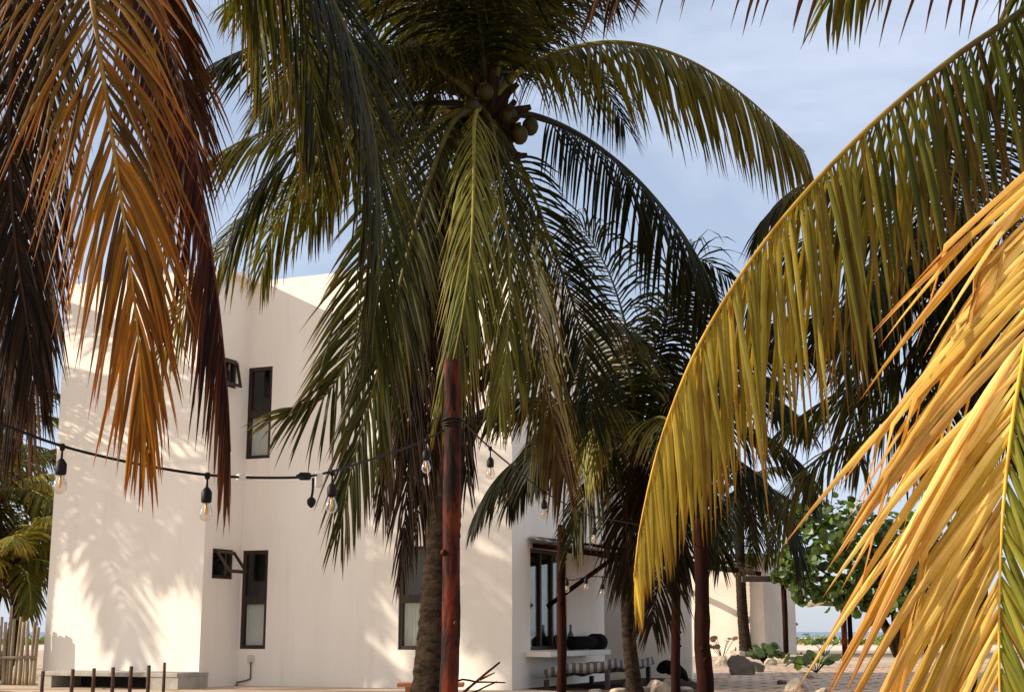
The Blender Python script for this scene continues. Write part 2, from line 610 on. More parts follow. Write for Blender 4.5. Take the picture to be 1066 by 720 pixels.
rf.add([fc(ulw, -JOG, zt - .35), fc(uj, -JOG, zt - .35), fc(uj, 0, zt - .35), fc(0, 0, zt - .35), fc(0, Dp, zt - .35), fc(ulw, Dp, zt - .35)], [(0, 1, 2, 3, 4, 5)])
rf.build('roof', M['concrete'], house)
cp = MB()
for a, b in (((ulw, -JOG), (uj, -JOG)), ((uj, -JOG), (uj, 0)), ((uj, 0), (0, 0)), ((0, 0), (0, Dp)), ((ulw, -JOG), (ulw, Dp))):
    A_, B_ = fc(*a, zt + .02), fc(*b, zt + .02)
    d = nrm(B_ - A_)
    n = np.cross(ZZ, d)
    ctr = (A_ + B_) / 2
    inn = fc((ulw) / 2, 4, zt + .02) - ctr
    n = n if np.dot(n, inn) > 0 else -n
    cp.box(ctr + n * .085, d, n, ZZ, np.linalg.norm(B_ - A_) / 2 - .004, .088, .025)
cp.build('parapet_coping', M['plaster'], house)


def window(parent, P, A, Bv, h, mull, curtain_top, depth=0.05, name='window'):
    """frame bars set into the hole h (u0,u1,z0,z1); mull = heights of transoms"""
    u0, u1, z0, z1 = h
    g = lambda u, z, d: P + A * u + ZZ * z + Bv * d
    t = .055
    fr = MB()
    for a, b in ((u0, u0 + t), (u1 - t, u1)):
        fr.box(g((a + b) / 2, (z0 + z1) / 2, depth), A, Bv, ZZ, (b - a) / 2, .03, (z1 - z0) / 2)
    for zc, hh in [(z0 + t / 2, t / 2), (z1 - t / 2, t / 2)] + [(q, .06) for q in mull]:
        fr.box(g((u0 + u1) / 2, zc, depth), A, Bv, ZZ, (u1 - u0) / 2 - t, .03, hh)
    fo = fr.build(name, M['dwood'], parent)
    pn = MB()
    pn.box(g((u0 + u1) / 2, (z0 + z1) / 2, depth + .005), A, Bv, ZZ, (u1 - u0) / 2 - t, .004, (z1 - z0) / 2 - t)
    pn.build('pane', M['pane'], fo)
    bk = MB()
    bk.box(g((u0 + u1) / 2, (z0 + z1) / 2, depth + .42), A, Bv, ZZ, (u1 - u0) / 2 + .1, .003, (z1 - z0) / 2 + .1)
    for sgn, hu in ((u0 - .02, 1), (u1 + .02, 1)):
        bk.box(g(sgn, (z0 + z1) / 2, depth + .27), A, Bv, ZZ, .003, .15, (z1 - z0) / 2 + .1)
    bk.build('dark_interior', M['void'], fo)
    if curtain_top:
        c = MB()
        n = 40
        uu = np.linspace(u0 + .03, u1 - .03, n)
        dd = depth + .05 + .018 * np.sin(np.arange(n) * 1.35 + .4 * np.sin(np.arange(n) * .5))
        v = [g(a, z0 + .02, b) for a, b in zip(uu, dd)] + [g(a, curtain_top, b) for a, b in zip(uu, dd)]
        c.add(v, [(i, i + 1, n + i + 1, n + i) for i in range(n - 1)], smooth=True)
        c.build('curtain', M['curtain'], fo)
    return fo


for k in ('low', 'up', 'mid'):
    h = W[k]
    zm = h[2] + (h[3] - h[2]) * .49
    window(house, P0, U, V, h, [zm], zm - .02)
for k, h in enumerate((sm1, sm2)):
    wf = window(house, PJ, V, -U, h, [], None)
    sash = MB()                                    # top-hung sash swung outwards
    hh = h[3] - h[2]
    a = math.radians(38 if k == 0 else 12)
    dn = -ZZ * math.cos(a) + U * math.sin(a)
    nn = ZZ * math.sin(a) + U * math.cos(a)
    top = PJ + V * (h[0] + h[1]) / 2 + ZZ * (h[3] - .02) + U * .025
    hw = (h[1] - h[0]) / 2 - .03
    for s in (-1, 1):
        sash.box(top + dn * hh / 2 + V * s * (hw - .02), V, dn, nn, .02, hh / 2 - .02, .016)
    for q in (.04, hh - .04):
        sash.box(top + dn * q, V, dn, nn, hw - .04, .02, .016)
    so_ = sash.build('sash', M['dwood'], wf)
window(house, PS, V, -U, sv, [], None, .08)
window(house, PS, V, -U, su, [], None, .1)
tv = MB()                                          # dark upright bars of the tall serving window
for q in (.36, .68):
    tv.box(PS + V * (sv[0] + (sv[1] - sv[0]) * q) + ZZ * (sv[2] + sv[3]) / 2 - U * .07, V, U, ZZ, .03, .02, (sv[3] - sv[2]) / 2 - .06)
tv.build('window_bar', M['dwood'], house)
# counter under the serving window
ct = MB()
ct.box(fc(.20, (sv[0] + sv[1]) / 2 + .35, sv[2] - .05), U, V, ZZ, .198, (sv[1] - sv[0]) / 2 + .55, .04)
ct.build('counter', M['plaster'], house, bevel=.008)
# outlet and conduit at the foot of the facade
ou, oz = meas(262, 685)
bx = MB()
bx.box(fc(ou, -.025, oz), U, V, ZZ, .05, .024, .05)
bx.build('outlet_box', M['white_plastic'], house, bevel=.006)
cd = MB()
k = [fc(ou, -.02, oz - .05), fc(ou, -.02, oz - .25), fc(ou - .03, -.02, oz - .31), fc(ou - .35, -.03, oz - .38), fc(uj + .04, -.05, oz - .39)]
cd.tube(catmull(k, 30), .011, 6)
k = [fc(uj + .05, -.9, oz - .40), fc(uj + .03, -JOG - .02, oz - .40), fc(uj - .3, -JOG - .02, oz - .38), fc(uj - 1.0, -JOG - .02, oz - .39)]
cd.tube(catmull(k, 30), .012, 6)
cd.build('conduit', M['metal'], house)
# awning of thatch over the serving window: beams, brace
aw = MB()
a0, a1 = sv[0] - .12, SD - .05
e0, e1 = sv[3] + .16, sv[3] - .20
nrow = 20
vs = []
for i in range(nrow + 1):
    for j in range(26):
        f_ = i / nrow
        q = a0 + (a1 - a0) * j / 25
        vs.append(fc(.02 + f_ * 2.6, q, e0 + (e1 - e0) * f_ + rng.uniform(-.015, .015)))
fs = [(i * 26 + j, i * 26 + j + 1, (i + 1) * 26 + j + 1, (i + 1) * 26 + j) for i in range(nrow) for j in range(25)]
aw.add(vs, fs)
aw.add(np.array(vs) - ZZ * .09, [q[::-1] for q in fs])
for j in range(260):                               # ragged straw edge
    q = rng.uniform(a0, a1)
    b = fc(2.6, q, e1 - .02 - rng.uniform(0, .06))
    e = b + U * rng.uniform(.0, .09) - ZZ * rng.uniform(.05, .2) + V * rng.uniform(-.03, .03)
    aw.add([b - V * .008, b + V * .008, e], [(0, 1, 2)])
awo = empty('thatched_awning', fc(0, (a0 + a1) / 2, e1), 'small brown thatched awning sloping out above the serving counter', 'awning')
aw.build('thatch_roof', M['thatch'], awo)
for q in (a0 + .2, (a0 + a1) / 2, a1 - .2):
    if q < a0 + .5:
        b = MB()
        b.tube([fc(.04, q + .5, e0 - 1.0), fc(1.1, q + .5, e0 - .30)], .035, 8)
        b.build('brace', M['dpole'], awo)
    b = MB()
    b.tube([fc(.02, q, e0 - .13), fc(2.72, q, e1 - .115)], .035, 8)
    b.build('rafter', M['dpole'], awo)
# things on and under the counter
rl = MB()
p = fc(.2, sv[1] + .25, sv[2] + .10)
rl.tube([p - V * .62, p - V * .58, p + V * .5, p + V * .55], [.06, .10, .10, .05], 14)
rl.tube([p + V * .35, p + V * .4, p + V * .68, p + V * .72], [.05, .14, .14, .06], 14)
tag(rl.build('rolled_mat', M['cushion'], loc=p), 'black rolled mat lying along the white serving counter', 'mat')
bt = MB()
p = fc(.14, sv[1] - .22, sv[2] - .01)
bt.lathe(p, [(.05, 0), (.055, .02), (.055, .2), (.03, .26), (.018, .29), (.018, .36), (.022, .365), (.022, .38)], 14)
tag(bt.build('bottle', M['teal'], loc=p), 'teal glass bottle standing on the white serving counter', 'bottle')
bd = empty('daybed', fc(.7, 1.6, 0), 'low daybed with grey striped mattress below the serving counter', 'daybed')
mt = MB()
n = 26
prof = []
for i in range(n):
    f_ = i / (n - 1)
    prof.append((.25 + f_ * 1.0, .26 + .16 * f_ + .03 * math.sin(f_ * 6)))
vs = []
for j in range(12):
    q = .55 + 2.0 * j / 11
    for u_, z_ in prof:
        vs.append(fc(u_, q, z_ + .02 * math.sin(j * 1.3)))
fs = [(j * n + i, j * n + i + 1, (j + 1) * n + i + 1, (j + 1) * n + i) for j in range(11) for i in range(n - 1)]
mt.add(vs, fs, smooth=True)
mto = mt.build('mattress', M['stripe'], bd)
mo = mto.modifiers.new('thick', 'SOLIDIFY')
mo.thickness = .12
for u_, z_ in ((.28, .13), (1.2, .28)):
    for q in (.6, 2.5):
        fr = MB()
        fr.box(fc(u_, q, z_ / 2), U, V, ZZ, .03, .03, z_ / 2)
        fr.build('leg', M['dwood'], bd)

# second, single storey house further back
c3 = ground_at(797, 683)
hs = empty('house', c3 - U * 3 + V * 2, 'low beige single storey house far back behind the dark rocks', 'house')
z3 = 3.35
w3 = MB()
g3 = lambda u, v, z: c3 + U * u + V * v + ZZ * z
for a, b in (((-7, 0), (0, 0)), ((0, 0), (0, 5)), ((-7, 5), (-7, 0)), ((0, 5), (-7, 5))):
    w3.add([g3(*a, 0), g3(*b, 0), g3(*b, z3), g3(*a, z3)], [(0, 1, 2, 3)])
w3.add([g3(-7, 0, z3 - .2), g3(0, 0, z3 - .2), g3(0, 5, z3 - .2), g3(-7, 5, z3 - .2)], [(0, 1, 2, 3)])
w3.build('wall', M['plaster2'], hs)
rl3 = MB()
for zz in (z3 + .25, z3 + .5):
    rl3.tube([g3(-6, .1, zz), g3(-.2, .1, zz)], .03, 6)
for q in (-6, -4, -2.2, -.2):
    rl3.tube([g3(q, .1, z3 - .2), g3(q, .1, z3 + .52)], .03, 6)
rl3.build('roof_railing', M['dpole'], hs)
sp = MB()
sp.tube([g3(-3.0, -.02, 2.35), g3(-2.55, -.5, 2.2), g3(-2.2, -.9, 2.0)], [.10, .11, .09], 8)
sp.build('rain_spout', M['concrete'], hs)


M['bounce_cut'] = mat('bounce_cut_ground', (0.075, 0.052, 0.036), 0.95, noise=(5, (0.035, 0.024, 0.017), .4, .65), bump=(20, 1.0), spec=.05)
tag(MB().add([fc(.01, .5, .008), fc(1.5, -.6, .008), fc(3.0, -.2, .008), fc(u2 + .1, v2 - .6, .008), fc(u2 - .02, v2 - .01, .008), fc(.01, v2 - .01, .008)], [(0, 1, 2, 3, 4, 5)]).build('bounce_cut_sheet', M['bounce_cut']), kind='structure')  # dark sheet added to soak up bounced light and darken the porch


# ------------------------------------------------------------------ palms
def lerp(a, b, t):
    return np.asarray(a) + (np.asarray(b) - np.asarray(a)) * t


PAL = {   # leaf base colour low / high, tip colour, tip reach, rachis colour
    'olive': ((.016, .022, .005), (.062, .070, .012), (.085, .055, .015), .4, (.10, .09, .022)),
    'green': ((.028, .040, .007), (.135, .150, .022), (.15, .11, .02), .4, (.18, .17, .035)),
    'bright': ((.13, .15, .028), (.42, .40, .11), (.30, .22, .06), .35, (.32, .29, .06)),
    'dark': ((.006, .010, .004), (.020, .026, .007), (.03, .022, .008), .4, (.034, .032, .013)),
    'yellow': ((.56, .37, .055), (.95, .78, .30), (.36, .13, .03), .55, (.80, .50, .07)),
    'lime': ((.30, .25, .03), (.62, .48, .075), (.46, .20, .03), .55, (.60, .36, .05)),
    'leafgreen': ((.14, .16, .022), (.34, .33, .05), (.40, .24, .04), .4, (.60, .40, .06)),
    'moss': ((.018, .026, .005), (.085, .105, .016), (.15, .075, .014), .5, (.028, .030, .009)),
    'ochre': ((.030, .024, .006), (.170, .110, .017), (.26, .09, .015), .6, (.13, .09, .02)),
    'umber': ((.018, .016, .005), (.065, .050, .010), (.17, .065, .012), .7, (.08, .055, .015)),
    'gold': ((.07, .066, .012), (.22, .17, .022), (.20, .08, .015), .6, (.20, .15, .03)),
    'orange': ((.09, .040, .007), (.50, .20, .018), (.28, .08, .015), .7, (.34, .19, .03)),
    'brown': ((.026, .011, .006), (.080, .032, .014), (.12, .055, .025), .8, (.06, .026, .012)),
    'dead': ((.007, .0045, .003), (.028, .015, .008), (.06, .034, .018), .7, (.035, .018, .011)),
    'red': ((.014, .004, .004), (.050, .013, .008), (.11, .045, .02), .7, (.08, .03, .014)),
}


def frond(parent, ctrl, pal='green', n=70, L=0.9, w=0.036, droop=1.2, t0=0.14, up=None, roll=0.0, vee=0.12,
          ang=(66, 28), m=6, r0=0.03, miss=0.03, fold=0.5, seed=0, sides=(1, -1), prof=None, grad=None, kink=.12, tw=.5, label=None, gr=(0, 1), spal=None):
    rg = np.random.default_rng(seed)
    ns = 60
    S = catmull(ctrl, ns)
    T = nrm(np.gradient(S, axis=0))
    N = np.zeros_like(S)
    ref = ZZ if up is None else np.asarray(up, float)
    a = ref - T[0] * np.dot(ref, T[0])
    if np.linalg.norm(a) < .05:
        a = np.array([0, -1.0, 0]) - T[0] * np.dot(np.array([0, -1.0, 0]), T[0])
    N[0] = a / np.linalg.norm(a)
    for i in range(1, ns):
        b = N[i - 1] - T[i] * np.dot(N[i - 1], T[i])
        N[i] = b / np.linalg.norm(b)
    B = np.cross(T, N)
    rl = np.linspace(0, 1, ns)[:, None] * 0 + roll
    N, B = N * np.cos(rl) + B * np.sin(rl), B * np.cos(rl) - N * np.sin(rl)
    # leaflets
    tt, sd = [], []
    for s in sides:
        t = np.linspace(t0, .995, n) + rg.uniform(-.35, .35, n) / n
        t = np.clip(t, t0, 1)
        keep = rg.random(n) > miss
        tt.append(t[keep])
        sd.append(np.full(keep.sum(), s))
    tt, sd = np.concatenate(tt), np.concatenate(sd)
    K = len(tt)
    ii = tt * (ns - 1)
    gi = lambda A: np.stack([np.interp(ii, np.arange(ns), A[:, k]) for k in range(3)], 1)
    P, TT, NN, BB = gi(S), nrm(gi(T)), nrm(gi(N)), nrm(gi(B))
    al = np.radians(np.interp(tt, [t0, 1], ang) + rg.normal(0, 4, K))
    ve = vee + rg.normal(0, .10, K)
    d = TT * np.cos(al)[:, None] + (BB * (sd * np.cos(ve))[:, None] + NN * np.sin(ve)[:, None]) * np.sin(al)[:, None]
    pr = prof or ((0, .5), (.2, .85), (.45, 1), (.75, .88), (.92, .6), (1, .42))
    rel = (tt - t0) / (1 - t0)
    ln = L * np.interp(rel, [q[0] for q in pr], [q[1] for q in pr]) * rg.uniform(.86, 1.08, K)
    dr = droop * rg.uniform(.7, 1.3, K)
    kk = np.where(rg.random(K) < kink, rg.uniform(.3, .8, K), 9)
    q = np.linspace(0, 1, m + 1)
    pts = np.zeros((K, m + 1, 3))
    dirs = np.zeros((K, m + 1, 3))
    pts[:, 0] = P
    dirs[:, 0] = d
    for j in range(1, m + 1):
        g = dr * (q[j] ** 1.1) * 1.0 + np.where(q[j] > kk, 1.6, 0)
        dj = nrm(d - ZZ * g[:, None])
        dirs[:, j] = dj
        pts[:, j] = pts[:, j - 1] + dj * (ln / m)[:, None]
    twv = rg.normal(0, tw * .5, K)
    hw = w / 2 * np.interp(q, [0, .12, .35, .6, .85, 1], [.45, .85, 1, .82, .38, .04])
    hwK = (0.55 + .45 * np.interp(rel, [0, .3, .8, 1], [.7, 1, .9, .6]))[:, None] * hw[None] * rg.uniform(.8, 1.15, K)[:, None]
    W_ = TT[:, None, :] - dirs * np.sum(TT[:, None, :] * dirs, -1, keepdims=True)
    W_ = nrm(W_)
    X_ = np.cross(dirs, W_) * sd[:, None, None]
    tq = (twv[:, None] * (0.3 + q[None]))[..., None]
    W2 = W_ * np.cos(tq) + X_ * np.sin(tq)
    X2 = X_ * np.cos(tq) - W_ * np.sin(tq)
    e1 = pts + W2 * (hwK * math.cos(fold))[..., None] - X2 * (hwK * math.sin(fold))[..., None]
    e2 = pts - W2 * (hwK * math.cos(fold))[..., None] - X2 * (hwK * math.sin(fold))[..., None]
    v = np.stack([e1, pts, e2], 2)                     # K, m+1, 3, 3
    base = np.arange(K)[:, None, None] * ((m + 1) * 3) + np.arange(m)[None, :, None] * 3
    f = []
    for c in (0, 1):
        f.append(np.concatenate([base + c, base + c + 1, base + c + 4, base + c + 3], 2).reshape(-1, 4))
    f = np.vstack(f)
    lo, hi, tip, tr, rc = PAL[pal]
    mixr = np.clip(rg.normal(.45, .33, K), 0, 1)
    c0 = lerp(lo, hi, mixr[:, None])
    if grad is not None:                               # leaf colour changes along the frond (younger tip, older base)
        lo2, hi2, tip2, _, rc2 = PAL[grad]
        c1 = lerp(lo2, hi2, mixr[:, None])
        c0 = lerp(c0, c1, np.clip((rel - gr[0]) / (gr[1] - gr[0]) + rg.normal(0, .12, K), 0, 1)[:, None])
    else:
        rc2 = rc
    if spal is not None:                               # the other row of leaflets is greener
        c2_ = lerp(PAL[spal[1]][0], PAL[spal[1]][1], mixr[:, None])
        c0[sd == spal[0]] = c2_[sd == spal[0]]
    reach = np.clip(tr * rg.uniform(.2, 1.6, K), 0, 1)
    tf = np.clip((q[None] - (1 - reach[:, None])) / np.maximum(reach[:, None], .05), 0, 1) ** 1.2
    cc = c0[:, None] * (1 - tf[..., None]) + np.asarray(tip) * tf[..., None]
    patch = rg.random(K) < .10
    cc[patch] = lerp(cc[patch], np.asarray(tip) * .8, .6)
    cc = np.repeat(cc[:, :, None, :], 3, 2)
    cc[:, :, 1] *= 1.18
    mb = MB()
    mb.v.append(v.reshape(-1, 3))
    mb.c.append(cc.reshape(-1, 3))
    mb.f = f.tolist()
    mb.sm = [True] * len(f)
    mb.n = K * (m + 1) * 3
    fo = mb.build('frond', M['leaf'], parent)
    gr_ = np.zeros((K, m + 1, 3, 3))                   # grain coordinates: along the leaflet, across it, its own number
    gr_[..., 0] = q[None, :, None] * ln[:, None, None]
    gr_[..., 1] = np.array([-1, 0, 1])[None, None] * w * .5
    gr_[..., 2] = rg.uniform(0, 50, K)[:, None, None]
    at_ = fo.data.attributes.new('grain', 'FLOAT_VECTOR', 'POINT')
    at_.data.foreach_set('vector', gr_.astype(np.float32).ravel())
    if label:
        fo['label'] = label
    rb = MB()
    r = r0 * np.interp(np.linspace(0, 1, ns), [0, .06, .2, 1], [1.7, 1.1, .8, .12])
    tc_ = np.clip((np.linspace(0, 1, ns) - gr[0]) / (gr[1] - gr[0]), 0, 1) if grad else np.zeros(ns)
    rb.tube(S, r, 7, c=np.repeat(np.array([lerp(rc, rc2, q_) for q_ in tc_]), 7, 0))
    rb.build('rachis', M['rachis'], fo)
    return fo


def gen_ctrl(o, az, el, Ln, sag):
    """a frond that leaves o at azimuth az and elevation el (degrees) and bends down by sag (degrees) over its length"""
    p = [np.asarray(o, float)]
    k = 9
    for i in range(k):
        e = math.radians(el - sag * ((i + .5) / k) ** 1.25)
        p.append(p[-1] + Ln / k * np.array([math.cos(e) * math.cos(az), math.cos(e) * math.sin(az), math.sin(e)]))
    return p


def trunk(parent, pts, r0, r1, fib=.12, k=18):
    p = catmull(pts, 120)
    t = np.linspace(0, 1, 120)
    r = r0 + (r1 - r0) * t ** .7 + .35 * r0 * np.exp(-t * 16)
    s = np.concatenate([[0], np.cumsum(np.linalg.norm(np.diff(p, axis=0), axis=1))])
    r = r * (1 + .035 * np.sign(np.sin(s * 60)) * (rng.random(120) * .6 + .4))
    mb = MB()
    mb.tube(p, r, k, wob=.035)
    mb.build('trunk', M['bark'], parent)
    return p


def crown_heart(parent, top, d, r, seed, n=14, up=.5):
    """fibrous leaf bases at the head of the trunk"""
    rg = np.random.default_rng(seed)
    mb = MB()
    for i in range(n):
        a = rg.uniform(0, 6.28)
        e = rg.uniform(.1, 1.2)
        o = np.array([math.cos(a) * math.cos(e), math.sin(a) * math.cos(e), math.sin(e)])
        b = top - ZZ * rg.uniform(.0, up) + o * r * .3
        mb.tube(catmull([b, b + o * r * 1.2 + ZZ * .05, b + o * r * 2.6 + ZZ * .02], 8), np.linspace(r * .55, r * .16, 8), 7, wob=.2)
    for i in range(60):
        a = rg.uniform(0, 6.28)
        b = top + np.array([math.cos(a), math.sin(a), 0]) * r * rg.uniform(.7, 1.5) - ZZ * rg.uniform(-.1, up)
        e = b + np.array([rg.normal(0, .05), rg.normal(0, .05), -rg.uniform(.1, .5)])
        mb.add([b - R_ * .006, b + R_ * .006, e], [(0, 1, 2)])
    mb.build('leaf_sheath', M['fibre'], parent)


def coconuts(parent, pts, r=.095):
    for i, p in enumerate(pts):
        mb = MB()
        q = [(.02, -1.15), (.45, -1.02), (.8, -.68), (.98, -.2), (1.0, .15), (.9, .6), (.6, .98), (.25, 1.16), (.04, 1.2)]
        mb.lathe(p, [(a * r, b * r) for a, b in q], 14)
        mb.tube([p + ZZ * r * 1.15, p + ZZ * r * 1.6], .014, 6)
        mb.build('coconut', M['coconut'], parent)


def at_list(l):
    return [at(*q) for q in l]


GP = 'coconut palms'
# ---- the main palm in front of the house
D0 = 12.0
tb = at(447, 800, D0)
tb[2] = 0
main = empty('palm_tree', tb, 'tall coconut palm with green nuts directly behind the red pole', 'palm tree', GP)
crown = at(508, 112, D0)
trunk(main, [tb, at(453, 690, D0), at(461, 560, D0), at(468, 420, D0), at(478, 260, D0), crown - ZZ * .05], .175, .115)
crown_heart(main, crown, None, .15, 3, 44, .7)
coconuts(main, [at(541, 141, 11.75), at(519, 148, 11.7), at(491, 112, 11.6), at(530, 122, 11.8), at(505, 96, 11.7), at(478, 66, 11.9), at(552, 132, 12.0), at(470, 90, 11.9), at(528, 158, 11.8)], .075)
ST = dict(n=84, L=1.0, w=.032)
cw = (510, 108, 12.0)
# right-hand arch
frond(main, at_list([cw, (545, 72, 11.9), (600, 49, 11.8), (655, 45, 11.6), (715, 62, 11.5), (775, 100, 11.4), (838, 158, 11.3)]), 'green', droop=2.0, seed=1, grad='gold', vee=-.35, ang=(72, 36), r0=.03, n=110, L=1.1, w=.034)
# lower right, dark
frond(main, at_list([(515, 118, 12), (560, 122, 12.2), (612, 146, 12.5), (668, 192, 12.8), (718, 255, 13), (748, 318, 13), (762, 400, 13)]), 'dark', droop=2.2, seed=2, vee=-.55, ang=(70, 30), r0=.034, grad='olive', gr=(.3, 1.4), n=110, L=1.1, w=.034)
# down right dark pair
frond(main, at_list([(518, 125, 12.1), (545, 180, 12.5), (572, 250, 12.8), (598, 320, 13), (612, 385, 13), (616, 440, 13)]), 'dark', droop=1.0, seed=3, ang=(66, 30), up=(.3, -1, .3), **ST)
frond(main, at_list([(512, 128, 11.8), (535, 190, 11.5), (552, 280, 11.3), (565, 370, 11.2), (577, 440, 11.2), (588, 500, 11.2)]), 'green', grad='brown', droop=1.5, seed=4, ang=(50, 20), up=(-.5, -1, .2), roll=.3, r0=.026, **ST)
# towards the viewer, lit pale
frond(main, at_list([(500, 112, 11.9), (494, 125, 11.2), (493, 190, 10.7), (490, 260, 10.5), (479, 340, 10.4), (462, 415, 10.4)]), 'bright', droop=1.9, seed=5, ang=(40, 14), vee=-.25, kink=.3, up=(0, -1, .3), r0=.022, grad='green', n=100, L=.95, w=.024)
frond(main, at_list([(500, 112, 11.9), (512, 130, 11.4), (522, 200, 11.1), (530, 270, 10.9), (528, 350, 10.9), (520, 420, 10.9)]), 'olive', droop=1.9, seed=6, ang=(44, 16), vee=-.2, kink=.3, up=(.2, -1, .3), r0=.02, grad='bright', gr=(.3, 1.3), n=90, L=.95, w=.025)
# left arches
frond(main, at_list([(500, 108, 12.1), (450, 90, 12.4), (380, 98, 12.8), (310, 125, 13), (255, 146, 13), (212, 172, 13)]), 'olive', droop=1.7, seed=7, roll=-.15, ang=(70, 26), grad='green', **ST)
frond(main, at_list([(500, 112, 12.1), (440, 120, 12.5), (370, 155, 12.9), (290, 205, 13.2), (225, 270, 13.3), (185, 330, 13.4), (166, 372, 13.4)]), 'green', droop=1.5, seed=8, ang=(68, 26), **ST)
frond(main, at_list([(498, 112, 11.8), (455, 128, 11.6), (415, 190, 11.4), (395, 270, 11.3), (372, 350, 11.2), (340, 410, 11.2), (300, 432, 11.2)]), 'green', droop=1.0, seed=9, ang=(58, 24), up=(-.3, -1, .3), grad='olive', **ST)
frond(main, at_list([(498, 112, 11.8), (470, 130, 11.2), (440, 210, 10.9), (415, 300, 10.8), (390, 400, 10.8), (368, 480, 10.8), (355, 545, 10.8)]), 'olive', droop=1.4, seed=10, ang=(48, 16), up=(-.2, -1, .2), grad='olive', **ST)
# upward and back fronds
frond(main, at_list([(505, 105, 12.1), (500, 50, 12.3), (480, 0, 12.6), (440, -40, 12.8), (390, -50, 13)]), 'olive', droop=1.2, seed=11, **ST)
frond(main, at_list([(510, 105, 12.1), (530, 60, 12.3), (560, 10, 12.6), (610, -20, 12.8), (640, -10, 13)]), 'dark', droop=1.6, seed=12, **ST)
frond(main, at_list([(508, 105, 12.1), (512, 60, 11.8), (515, 10, 11.5), (510, -40, 11), (505, -70, 10.5)]), 'green', droop=.9, seed=13, **ST)
frond(main, at_list([(505, 105, 12.0), (470, 70, 11.8), (430, 50, 11.5), (390, 60, 11.2), (360, 100, 11)]), 'olive', droop=1.5, seed=14, **ST)
frond(main, at_list([(508, 100, 12.3), (480, 40, 13), (440, 0, 13.8), (380, -10, 14.5), (330, 10, 15)]), 'dark', droop=1.5, seed=15, **ST)
frond(main, at_list([(510, 100, 12.3), (540, 70, 13), (575, 60, 13.8), (620, 80, 14.5), (650, 130, 15)]), 'dark', droop=1.5, seed=16, **ST)
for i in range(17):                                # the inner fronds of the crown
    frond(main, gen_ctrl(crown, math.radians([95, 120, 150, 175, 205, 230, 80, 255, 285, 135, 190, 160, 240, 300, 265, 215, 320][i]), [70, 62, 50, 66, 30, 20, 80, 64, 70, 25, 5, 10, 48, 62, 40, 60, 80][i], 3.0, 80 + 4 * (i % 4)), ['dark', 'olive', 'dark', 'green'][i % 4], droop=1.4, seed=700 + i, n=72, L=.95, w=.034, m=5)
# dead skirt hanging along the trunk
SK = dict(n=90, L=.78, w=.024, miss=.12, ang=(34, 14), kink=.4, r0=.024)
for i, (pts, pal, sd_) in enumerate([
        ([(488, 120, 11.9), (462, 170, 11.6), (446, 260, 11.6), (434, 360, 11.6), (426, 470, 11.6), (418, 590, 11.6)], 'dead', 21),
        ([(490, 120, 11.9), (470, 190, 11.7), (458, 300, 11.7), (450, 400, 11.75), (440, 500, 11.7), (432, 560, 11.7)], 'dead', 22),
        ([(492, 120, 11.9), (478, 180, 11.7), (466, 280, 11.7), (462, 380, 11.7), (458, 470, 11.7)], 'brown', 23),
        ([(485, 120, 12.1), (455, 200, 12.2), (435, 300, 12.2), (415, 400, 12.2), (404, 480, 12.2), (398, 530, 12.2)], 'dead', 24),
        ([(505, 120, 12.1), (500, 220, 12.3), (490, 330, 12.3), (484, 430, 12.3), (486, 500, 12.3)], 'dead', 25),
        ([(480, 120, 11.8), (452, 190, 11.5), (436, 290, 11.4), (428, 390, 11.4), (424, 480, 11.4)], 'dead', 26),
        ([(478, 125, 12.0), (446, 210, 11.9), (424, 310, 11.9), (410, 400, 11.9), (406, 470, 11.9)], 'brown', 27),
        ([(495, 120, 11.7), (486, 180, 11.4), (476, 260, 11.35), (472, 330, 11.4)], 'dead', 28)]):
    frond(main, at_list(pts), pal, droop=1.6, seed=sd_, up=(-.2, -1, .1), label='dead brown frond hanging along the trunk' if i == 0 else None, **SK)

# ---- near palm standing left of the frame; its fronds hang into the picture
nb = np.array([-3.3, 6.0, 0])
near = empty('palm_tree', nb, 'near coconut palm at left edge with orange and dark red hanging fronds', 'palm tree', GP)
nc = at(60, -270, 6.0)
trunk(near, [nb, nb + np.array([.03, 0, 1.4]), nb + np.array([.15, 0, 2.8]), lerp(nb + np.array([.15, 0, 2.8]), nc, .55), nc], .17, .12)
crown_heart(near, nc, None, .13, 4, 20)
c_ = (60, -270, 6.0)
NL = dict(n=124, L=.80, w=.021, m=7, kink=.22)
frond(near, at_list([c_, (80, -160, 5.2), (93, -20, 4.8), (112, 110, 4.7), (128, 220, 4.65), (142, 330, 4.65), (150, 440, 4.65)]), 'ochre', droop=1.1, seed=31, ang=(62, 10), up=(0, -1, .35), r0=.022, gr=(.45, .9), grad='orange', **NL)
frond(near, at_list([c_, (110, -170, 5.9), (150, -40, 5.7), (183, 70, 5.6), (205, 170, 5.6), (224, 290, 5.6), (236, 400, 5.6), (240, 470, 5.6)]), 'red', droop=2.2, seed=32, ang=(50, 10), up=(1, -.25, .2), vee=-.55, r0=.02, **NL)
frond(near, at_list([c_, (150, -250, 6.3), (260, -140, 6.7), (345, 0, 6.9), (380, 100, 6.95), (394, 190, 6.95), (396, 270, 6.95), (388, 340, 7)]), 'dark', droop=.75, seed=33, ang=(66, 22), up=(-.1, -1, .35), r0=.030, grad='olive', gr=(.2, 1.0), n=140, L=1.16, w=.025, m=7)
frond(near, at_list([c_, (40, -160, 6.0), (20, -20, 6.1), (10, 120, 6.2), (15, 240, 6.2), (28, 330, 6.2), (36, 400, 6.2)]), 'dead', droop=1.4, seed=34, up=(.1, -1, .3), ang=(50, 16), **NL)
